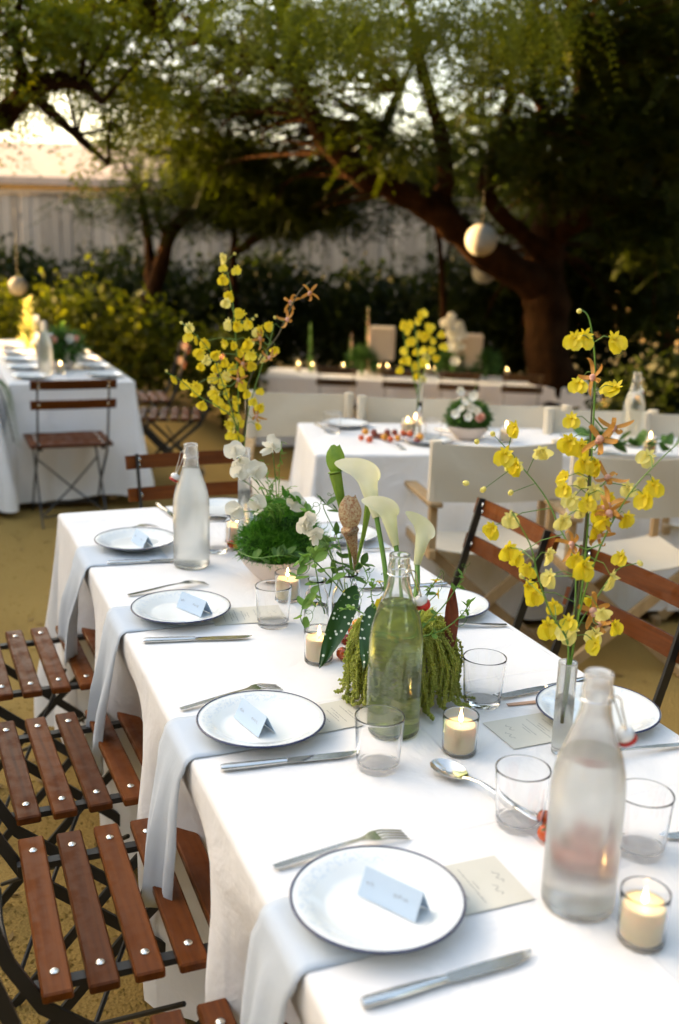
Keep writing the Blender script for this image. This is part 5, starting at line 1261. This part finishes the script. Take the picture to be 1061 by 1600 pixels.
calla(at(608, 965, 1.86), at(588, 806, 1.93), at(566, 720, 1.95), .105, 'tallest calla lily opening to one side')
calla(at(630, 960, 1.84), at(618, 850, 1.88), at(600, 778, 1.90), .085, 'calla lily of middle height among the three')
calla(at(645, 950, 1.82), at(652, 880, 1.86), at(662, 832, 1.87), .080, 'lowest calla lily, just behind the green-tinted bottle neck')

# --- footed vessel with hanging amaranth
vc = Vector((.795, 1.622, TZ)); t = thing('amaranth_arrangement', 'footed clay vessel spilling thick strands of green amaranth', 'flower arrangement', vc)
MB().lathe([(0, 0), (.040, 0), (.042, .004), (.020, .012), (.016, .035), (.026, .050), (.060, .066), (.072, .100), (.0725, .104), (.069, .103), (.056, .074), (.02, .058), (0, .056)], 32).build('vessel', 'ceramic', t, 50)
oct_f = [(0, 2, 4), (2, 1, 4), (1, 3, 4), (3, 0, 4), (2, 0, 5), (1, 2, 5), (3, 1, 5), (0, 3, 5)]
def strand(t, pts, r_):
    P = bez(pts, 38); mb = MB(); mb.tube(P, [r_*.35]*len(P), 5, caps=False)
    for i, p in enumerate(P):
        f = i/len(P); rr = r_*(1.1-.55*f)*random.uniform(.8, 1.15)
        for k in range(8):
            d = Vector((random.gauss(0, 1), random.gauss(0, 1), random.gauss(0, 1))).normalized(); c = p+d*rr; s = random.uniform(.0014, .0027)
            mb.add([c+Vector((s, 0, 0)), c-Vector((s, 0, 0)), c+Vector((0, s, 0)), c-Vector((0, s, 0)), c+Vector((0, 0, s)), c-Vector((0, 0, s))], oct_f)
    o = mb.build('amaranth_strand', 'amaranth', t, 180); return o
fuzz((0, 0, .125), (.062, .062, .045), 1500, .022, .0016, 'amaranth', t, 'amaranth_tufts', 'amaranth')
for k in range(150):
    a = random.uniform(0, 2*math.pi); r1 = .045+.03*random.random(); r2 = random.uniform(.075, .105); zb = random.uniform(.002, .06) if k % 3 else .004
    tw = random.uniform(-.25, .25); ex = random.uniform(0, .035) if zb < .01 else 0
    pts = [(r1*.4*math.cos(a), r1*.4*math.sin(a), .105), (r1*math.cos(a), r1*math.sin(a), .128+random.uniform(0, .03)), (r2*math.cos(a+tw*.5), r2*math.sin(a+tw*.5), .10+random.uniform(-.01, .02)), (r2*1.02*math.cos(a+tw), r2*1.02*math.sin(a+tw), .055), ((r2+ex*.3)*math.cos(a+tw), (r2+ex*.3)*math.sin(a+tw), zb+.012), ((r2+ex)*math.cos(a+tw*1.2), (r2+ex)*math.sin(a+tw*1.2), zb+.006)]
    strand(t, pts, random.uniform(.0038, .0062))
def bigleaf(label, base, tip, W, mat, name, up=None, wav=.05, bend=.12, shape=None, cat='leaf'):
    L = (tip-base).length; mb = MB(); patch(mb, W, L, 8, 14, .18, bend, shape, wav=wav)
    o = mb.build(name, mat, None, 180); tag(o, label, cat)
    y = (tip-base).normalized(); zc = (up or -_fw); x = y.cross(zc).normalized(); z = x.cross(y)
    o.matrix_world = Matrix(((x.x, y.x, z.x, base.x), (x.y, y.y, z.y, base.y), (x.z, y.z, z.z, base.z), (0, 0, 0, 1))); return o
bw = lambda v: (math.sin(math.pi*min(1, v**.7*.97+.03))**.75)*(1 if v < .9 else 1)
bigleaf('long dark green leaf with white polka dots over a candle', at(556, 915, 1.98), at(497, 1047, 1.95), .043, 'begonia', 'spotted_leaf', shape=bw)
bigleaf('short spotted dark leaf hanging beside the amaranth', at(583, 945, 1.86), at(566, 1055, 1.78), .034, 'begonia', 'spotted_leaf', shape=bw)
bigleaf('upright dark red leaf with a wavy edge right of the amaranth', at(704, 1018, 1.88), at(706, 915, 1.92), .026, 'redleaf', 'red_leaf', wav=.22)
def cosmos(p, size, label, d=None, stem=None, mat='petalyellow'):
    t = thing('yellow_flower', label, 'flower'); mb = MB(); B = TR(p) @ frame(d or (-_fw+Vector((0, 0, .4))).normalized())
    for k in range(5): patch(mb, size*.62, size*.62, 4, 4, .2, .1, lambda v: math.sin(math.pi*min(1, .1+v*.72))**.7, M=B @ RZ(k*1.2566) @ RX(.15), wav=.05)
    mb.build('petals', mat, t, 180); MB().ball(p+(-_fw)*.002, size*.13, 8, 5).build('flower_centre', 'tomatoyellow', t)
    if stem is not None: MB().tube(bez([p, (p+stem)/2+Vector((0, 0, .01)), stem], 8), .001, 5).build('stem', 'stem', t)
vt = vc+Vector((0, 0, .12))
cosmos(at(600, 946, 1.84), .027, 'bright yellow flower at the left shoulder of the green-tinted bottle', stem=vt)
cosmos(at(544, 929, 2.10), .020, 'small yellow flower against the pitcher plant vase', stem=Vector((.80, 1.92, .88)))
cosmos(at(681, 908, 1.86), .017, 'small orange-yellow flower right of the bottle neck', d=_u, stem=vt)
cosmos(at(683, 928, 1.86), .016, 'tiny yellow bloom under the orange-yellow flower', d=_r, stem=vt)
cosmos(at(593, 910, 1.86), .014, 'tiny orange bloom between the calla stems', d=_u, stem=vt, mat='petalpale')
for k, (pts, nl) in enumerate([([(640, 1000, 1.84), (690, 950, 1.86), (715, 915, 1.88), (722, 900, 1.88)], 10), ([(640, 1000, 1.84), (690, 985, 1.84), (722, 960, 1.84), (735, 940, 1.84)], 12), ([(620, 1000, 1.84), (590, 955, 1.86), (580, 930, 1.86), (585, 905, 1.86)], 12), ([(630, 1000, 1.84), (570, 960, 1.86), (545, 950, 1.88), (530, 955, 1.9)], 10), ([(640, 1000, 1.84), (670, 925, 1.88), (690, 895, 1.9)], 10)]):
    leafy(['wispy green sprig reaching highest right of the bottle', 'wispy green sprig by the dark red leaf', 'wispy green sprig between the calla stems', 'wispy green sprig towards the spotted leaf', 'wispy green sprig behind the bottle neck'][k], pts, nl, .014, 'leaffresh', 'green_sprig', 'foliage', 1)
sweetpea('pink_bud', 'single coral pink petal right of the bottle neck', [(660, 952)], 1.84, .022, cat='petal', petal='rubber')

# --- cherry tomatoes
TMm = {m: MB().ball((0, 0, 0), 1, 14, 9, (1, 1, .94)).mesh('tomato', m, 180) for m in ('tomato', 'tomatodark', 'tomatoyellow')}
CALX = MB()
for k in range(5): patch(CALX, .28, .85, 2, 4, .2, -.4, M=TR((0, 0, .93)) @ RZ(k*1.257))
CALX = CALX.mesh('calyx', 'leafgreen', 180)
def tomato(p, r_, m, label, group, calyx=True):
    o = link('cherry_tomato', TMm[m], None, p); o.scale = (r_,)*3; o.rotation_euler = (random.uniform(-1.2, 1.2), random.uniform(-1.2, 1.2), 0); tag(o, label, 'tomato', group)
    if calyx: link('calyx', CALX, o)
g1 = 'cherry tomatoes piled beside the spotted leaf'
for (px, py, r_, m_) in ((535, 1022, .0135, 'tomato'), (541, 1000, .0130, 'tomatodark'), (549, 1018, .0115, 'tomatoyellow'), (552, 985, .012, 'tomato'), (556, 1005, .012, 'tomatodark'), (558, 975, .011, 'tomatoyellow')):
    p = at(px, py, 2.115 if py > 1010 else 2.14); p.z = max(p.z, TZ+r_*.95); tomato(p, r_, m_, 'cherry tomato in the small pile beside the spotted leaf', g1)
for (px, py, r_) in ((853, 1302, .013), (851, 1278, .012), (872, 1335, .014), (896, 1335, .0145), (920, 1333, .014), (942, 1330, .013), (884, 1312, .014), (908, 1310, .014), (931, 1308, .013), (895, 1285, .013), (920, 1284, .013)):
    p = on(px, py, TZ+r_); tomato(p, r_, 'tomato', 'cherry tomato behind the heavily frosted bottle', 'cherry tomatoes behind the frosted bottle')
for (px, py, m_) in ((362, 842, 'tomato'), (371, 845, 'tomatoyellow'), (367, 832, 'tomato'), (380, 850, 'tomato')):
    p = on(px, py+8, TZ+.012); tomato(p, .0125, m_, 'cherry tomato behind the misted bottle and moss bowl', 'cherry tomatoes behind the moss bowl')

# ================================================================== settings on the other tables
def mplate(p, label, group): return plate((p.x, p.y, p.z+.002), label, True, group)
mplate(on(540, 667), 'navy-rimmed plate by the tumbler on the table between canvas chairs', 'plates on the canvas chair table')
mplate(on(668, 693), 'navy-rimmed plate in front of the row of tomatoes', 'plates on the canvas chair table')
mplate(on(915, 690), 'navy-rimmed plate behind the tall orchid blooms', 'plates on the canvas chair table')
for (a, b_, lb) in (((492, 664), (530, 682), 'knife'), ((500, 660), (540, 676), 'fork'), ((600, 690), (640, 708), 'fork'), ((680, 672), (720, 680), 'knife')):
    (knife if lb == 'knife' else fork)(on(*a), on(*b_), 'steel %s on the canvas chair table, %s' % (lb, 'left of the far plate' if a[0] < 560 else 'near the row of tomatoes'))
tumbler(on(519, 676), 'clear tumbler beside a plate on the canvas chair table')
tumbler(on(676, 688), 'clear tumbler at the end of the row of tomatoes')
for k in range(20):
    f = k/19; px = 568+f*90+random.uniform(-4, 4); py = 682+f*5+random.uniform(-4, 4); p = on(px, py, TZ+.014)
    p.z += .016*(k % 3 == 1)
    tomato(p, random.uniform(.013, .017), random.choice(('tomato', 'tomato', 'tomatodark', 'tomatoyellow')), 'red tomato in the row on the canvas chair table', 'row of tomatoes on the canvas chair table', False)
for (px, py, lb) in ((636, 678, 'lit candle behind the row of tomatoes, left one of a close pair'), (648, 676, 'lit candle behind the row of tomatoes, right one of a close pair'), (790, 692, 'lit candle between the flower bowl and the tall orchid'), (1014, 708, 'lit candle beside the clear bottle on the canvas chair table')):
    votive(on(px, py), lb)
bp_ = on(730, 686); t = thing('flower_bowl', 'pale bowl of white and pink flowers on the canvas chair table', 'bowl', (bp_.x, bp_.y, TZ))
MB().lathe([(0, 0), (.045, 0), (.060, .012), (.085, .040), (.092, .060), (.089, .060), (.06, .02), (0, .008)], 32).build('bowl', 'ceramic', t, 50)
fuzz((0, 0, .095), (.085, .085, .065), 2600, .03, .004, 'leafgreen', t, 'greenery', 'mosscore')
fm = MB()
for k in range(6): patch(fm, .6, .6, 3, 3, .2, .25, M=RZ(k*1.047) @ RX(.3))
FW = fm.mesh('flower', 'petalwhite', 180); fm2 = MB()
for k in range(9): patch(fm2, .6, .55, 3, 3, .4, .5, M=RZ(k*2.4) @ RX(.3+.1*k))
FPK = fm2.mesh('flower', 'petalpink', 180)
for (px, py) in ((718, 612), (742, 620), (722, 640), (733, 652), (726, 630), (712, 648), (748, 640), (735, 636)):
    q = at(px, py, 4.42); o = put_bloom(t, FW, q-Vector((bp_.x, bp_.y, TZ)), random.uniform(.035, .05))
o = put_bloom(t, FPK, at(752, 655, 4.40)-Vector((bp_.x, bp_.y, TZ)), .06)
for (px, py, s_) in ((702, 625, 1), (745, 600, 1), (760, 632, 1)):
    q = at(px, py, 4.45)-Vector((bp_.x, bp_.y, TZ)); MB().tube(bez([(0, 0, .09), q*.6+Vector((0, 0, .05)), q], 8), .0016, 5).build('stem', 'stem', t)
# slim vase with orchid on that table
pv = on(653, 688); tube_vase(pv, TZ, .013, .27, 'slim glass vase holding the small orchid on the canvas chair table')
def cloud(cx_, cy_, rx, ry, n): return [(cx_+rx*random.gauss(0, .5), cy_+ry*random.gauss(0, .5)) for _ in range(n)]
dv = (Vector((pv.x, pv.y, .9))-CAM).dot(_fw)
orchid('small yellow orchid spray above the row of tomatoes', [('stem', .003, [(653, 640, dv), (655, 590, dv), (652, 540, dv), (648, 505, dv), (660, 485, dv)]), ('stem', .003, [(653, 620, dv), (668, 560, dv), (680, 530, dv+.05), (690, 515, dv+.05)]), ('stem', .003, [(653, 620, dv), (642, 570, dv), (634, 540, dv), (630, 520, dv)])],
  [(630,505),(640,515),(652,500),(662,487),(645,530),(635,545),(655,520),(668,525),(650,548),(640,560),(662,545),(672,545),(648,570),(660,565),(632,560),(676,530),(652,585),(660,590),(655,490),(668,510),(640,532),(664,556),(645,505),(690,520),(694,540),(684,558),(625,575)], [], [], dv, .050, .06, group=None, jit=.05)
bottle(on(985, 697), 'clear swing-top bottle on the canvas chair table', 'misty', .24, R(20))
leafy('trailing green leaves around the clear bottle on the canvas chair table', [(1075, 700, 4.2), (1030, 692, 4.25), (975, 690, 4.3), (945, 690, 4.35), (920, 682, 4.4)], 46, .07, 'leafgreen', 'leafy_garland', 'garland')

# farthest table
bl_ = [(466, 577), (488, 580), (536, 578), (580, 582), (592, 580), (605, 580), (668, 586), (678, 586), (722, 586), (792, 584)]
ORD = ['first', 'second', 'third', 'fourth', 'fifth', 'sixth', 'seventh', 'eighth', 'ninth', 'tenth']
for kk, (px, py) in enumerate(bl_):
    d = 11.05; q = at(px, py, d); votive(q, 'lit candle on the farthest table, %s from its open end towards the tree trunk' % ORD[kk], 'candles along the farthest table', BZ+.752, 1.1)
pr('lanternpaper', (.62, .50, .36), .9)
for (px, py, lb, d) in ((597, 536, 'pale square paper lantern left of the small far orchid', 10.95), (733, 548, 'pale square paper lantern right of the sunlit white flowers', 10.9)):
    q = at(px, py, d); t = thing('square_lantern', lb, 'lantern', (q.x, q.y, BZ+.753), BA)
    h = q.z+.17-(BZ+.753); w_ = .27
    MB().box((0, 0, h-.17), (w_, w_, .34), ch=.01).build('shade', 'lanternpaper', t, 0)
    MB().tube([(0, 0, 0), (0, 0, max(.02, h-.34))], .02, 8).build('stand', 'palewood', t); MB().lathe([(.07, 0), (.07, .012), (0, .014)], 16).build('base', 'palewood', t)
def spire(label, px, y0, y1, d, mat, w_, name='flower_spire', n=60, cat='flower'):
    t = thing(name, label, cat); P = bez([at(px, y0, d), at(px-2, (y0+y1)/2, d), at(px, y1, d)], 12); MB().tube(P, .005, 5).build('stem', 'stem', t); mb = MB()
    for k in range(n):
        f = random.random(); p = P[0].lerp(P[-1], f); dd = Vector((random.gauss(0, 1), random.gauss(0, 1), .4)).normalized()
        patch(mb, .03, w_*(1.1-f*.7), 2, 3, .2, .3, M=TR(p) @ dd.to_track_quat('Y', 'Z').to_matrix().to_4x4())
    tag(mb.build('florets', mat, t, 180), kind='stuff'); return t
spire('pale green flower spire on the farthest table left of the lanterns', 485, 582, 505, 10.8, 'leaffresh', .05)
spire('tall tan foxtail spire beside the square paper lantern', 575, 582, 478, 10.9, 'petalpink', .03, n=90)
spire('short tan foxtail spire left of the square paper lantern', 549, 582, 522, 10.8, 'petalpink', .03)
q = at(711, 525, 10.6); t = thing('white_flowers', 'cluster of white flowers between the small orchid and square lantern', 'flowers', (q.x, q.y, BZ+.753))
for k in range(22):
    p = at(708+random.gauss(0, 10), 523+random.gauss(0, 16), 10.6+random.uniform(-.1, .1)); put_bloom(t, FW, p-t.location, .11)
MB().tube([(0, 0, 0), (0, 0, .3), (.02, 0, .5)], .012, 6).build('stem', 'stem', t)
for (px, lb) in ((566, 'low green foliage between the foxtail spires'), (705, 'low green foliage below the white flowers'), (760, 'low green foliage right of the square lanterns')):
    q = at(px, 562, 10.85); t = thing('leaf_bunch', lb, 'foliage', (q.x, q.y, BZ+.753)); fuzz((0, 0, .12), (.14, .12, .12), 500, .09, .010, 'leafgreen', t, 'leaves'); MB().tube([(0, 0, 0), (0, 0, .15)], .02, 6).build('stem', 'stem', t)
# side tables
gp = 'plates along the side tables'
for k in range(5):
    for x, s_ in ((.60, 'inner'), (1.04, 'outer')):
        mplate(Vector((x, 6.42+.46*k, TZ)), '%s plate from the single chair in the %s row of the side table' % (ORD[k], s_), gp)
for k in range(4): mplate(Vector((.22, 6.3+.48*k, TZ)), '%s plate from the fern leaf on the side table' % ORD[k], gp)
q = Vector((.84, 6.85, TZ)); t = thing('flower_bowl', 'bowl of greens with a pink bloom on the side table', 'bowl', q)
MB().lathe([(0, 0), (.05, 0), (.07, .015), (.095, .05), (.10, .065), (.095, .064), (.06, .02), (0, .008)], 28).build('bowl', 'ceramic', t, 50)
fuzz((0, 0, .12), (.12, .12, .11), 1200, .06, .006, 'leafgreen', t, 'greenery', 'mosscore')
for k in range(7): put_bloom(t, FPK if k < 2 else FW, Vector((random.uniform(-.1, .1), -.11+random.uniform(-.02, .04), .12+random.uniform(-.06, .09))), .06)
bottle(Vector((.71, 6.62, 0)), 'misted bottle on the side table by the pink bloom', 'frosted', .26, 0)
votive(Vector((.80, 6.62, 0)), 'lit candle before the pink bloom on the side table')
tube_vase(Vector((.78, 7.75, 0)), TZ, .02, .28, 'slim vase far down the side table')
spire('tall glowing pale yellow blossom spire at the end of the side table', 44, 555, 462, 7.9, 'petalpale', .11, n=64)
spire('leafy green spire beside the pale blossom on the side table', 98, 570, 505, 7.2, 'leaffresh', .06, n=90)
# fern leaf over the edge of the other side table
t = thing('fern_leaf', 'dark green fern frond hanging over the side table edge', 'fern'); P = bez([at(-30, 575, 5.95), at(-6, 600, 5.9), at(8, 635, 5.85), at(22, 690, 5.85)], 20)
MB().tube(P, .004, 5).build('stem', 'stemdark', t); fmm = MB(); patch(fmm, .16, 1.0, 2, 4, .2, -.15); FLm = fmm.mesh('leaflet', 'leafgreen', 180)
for i in range(2, len(P)):
    dd = (P[i]-P[i-1]).normalized()
    for sg in (-1, 1):
        v = (_r*sg*.9+dd*.5+Vector((0, 0, -.2))).normalized(); o = link('leaflet', FLm, t); o.location = P[i]; o.rotation_mode = 'QUATERNION'; o.rotation_quaternion = v.to_track_quat('Y', 'Z'); o.scale = (.13*(1.1-i/len(P)*.7),)*3
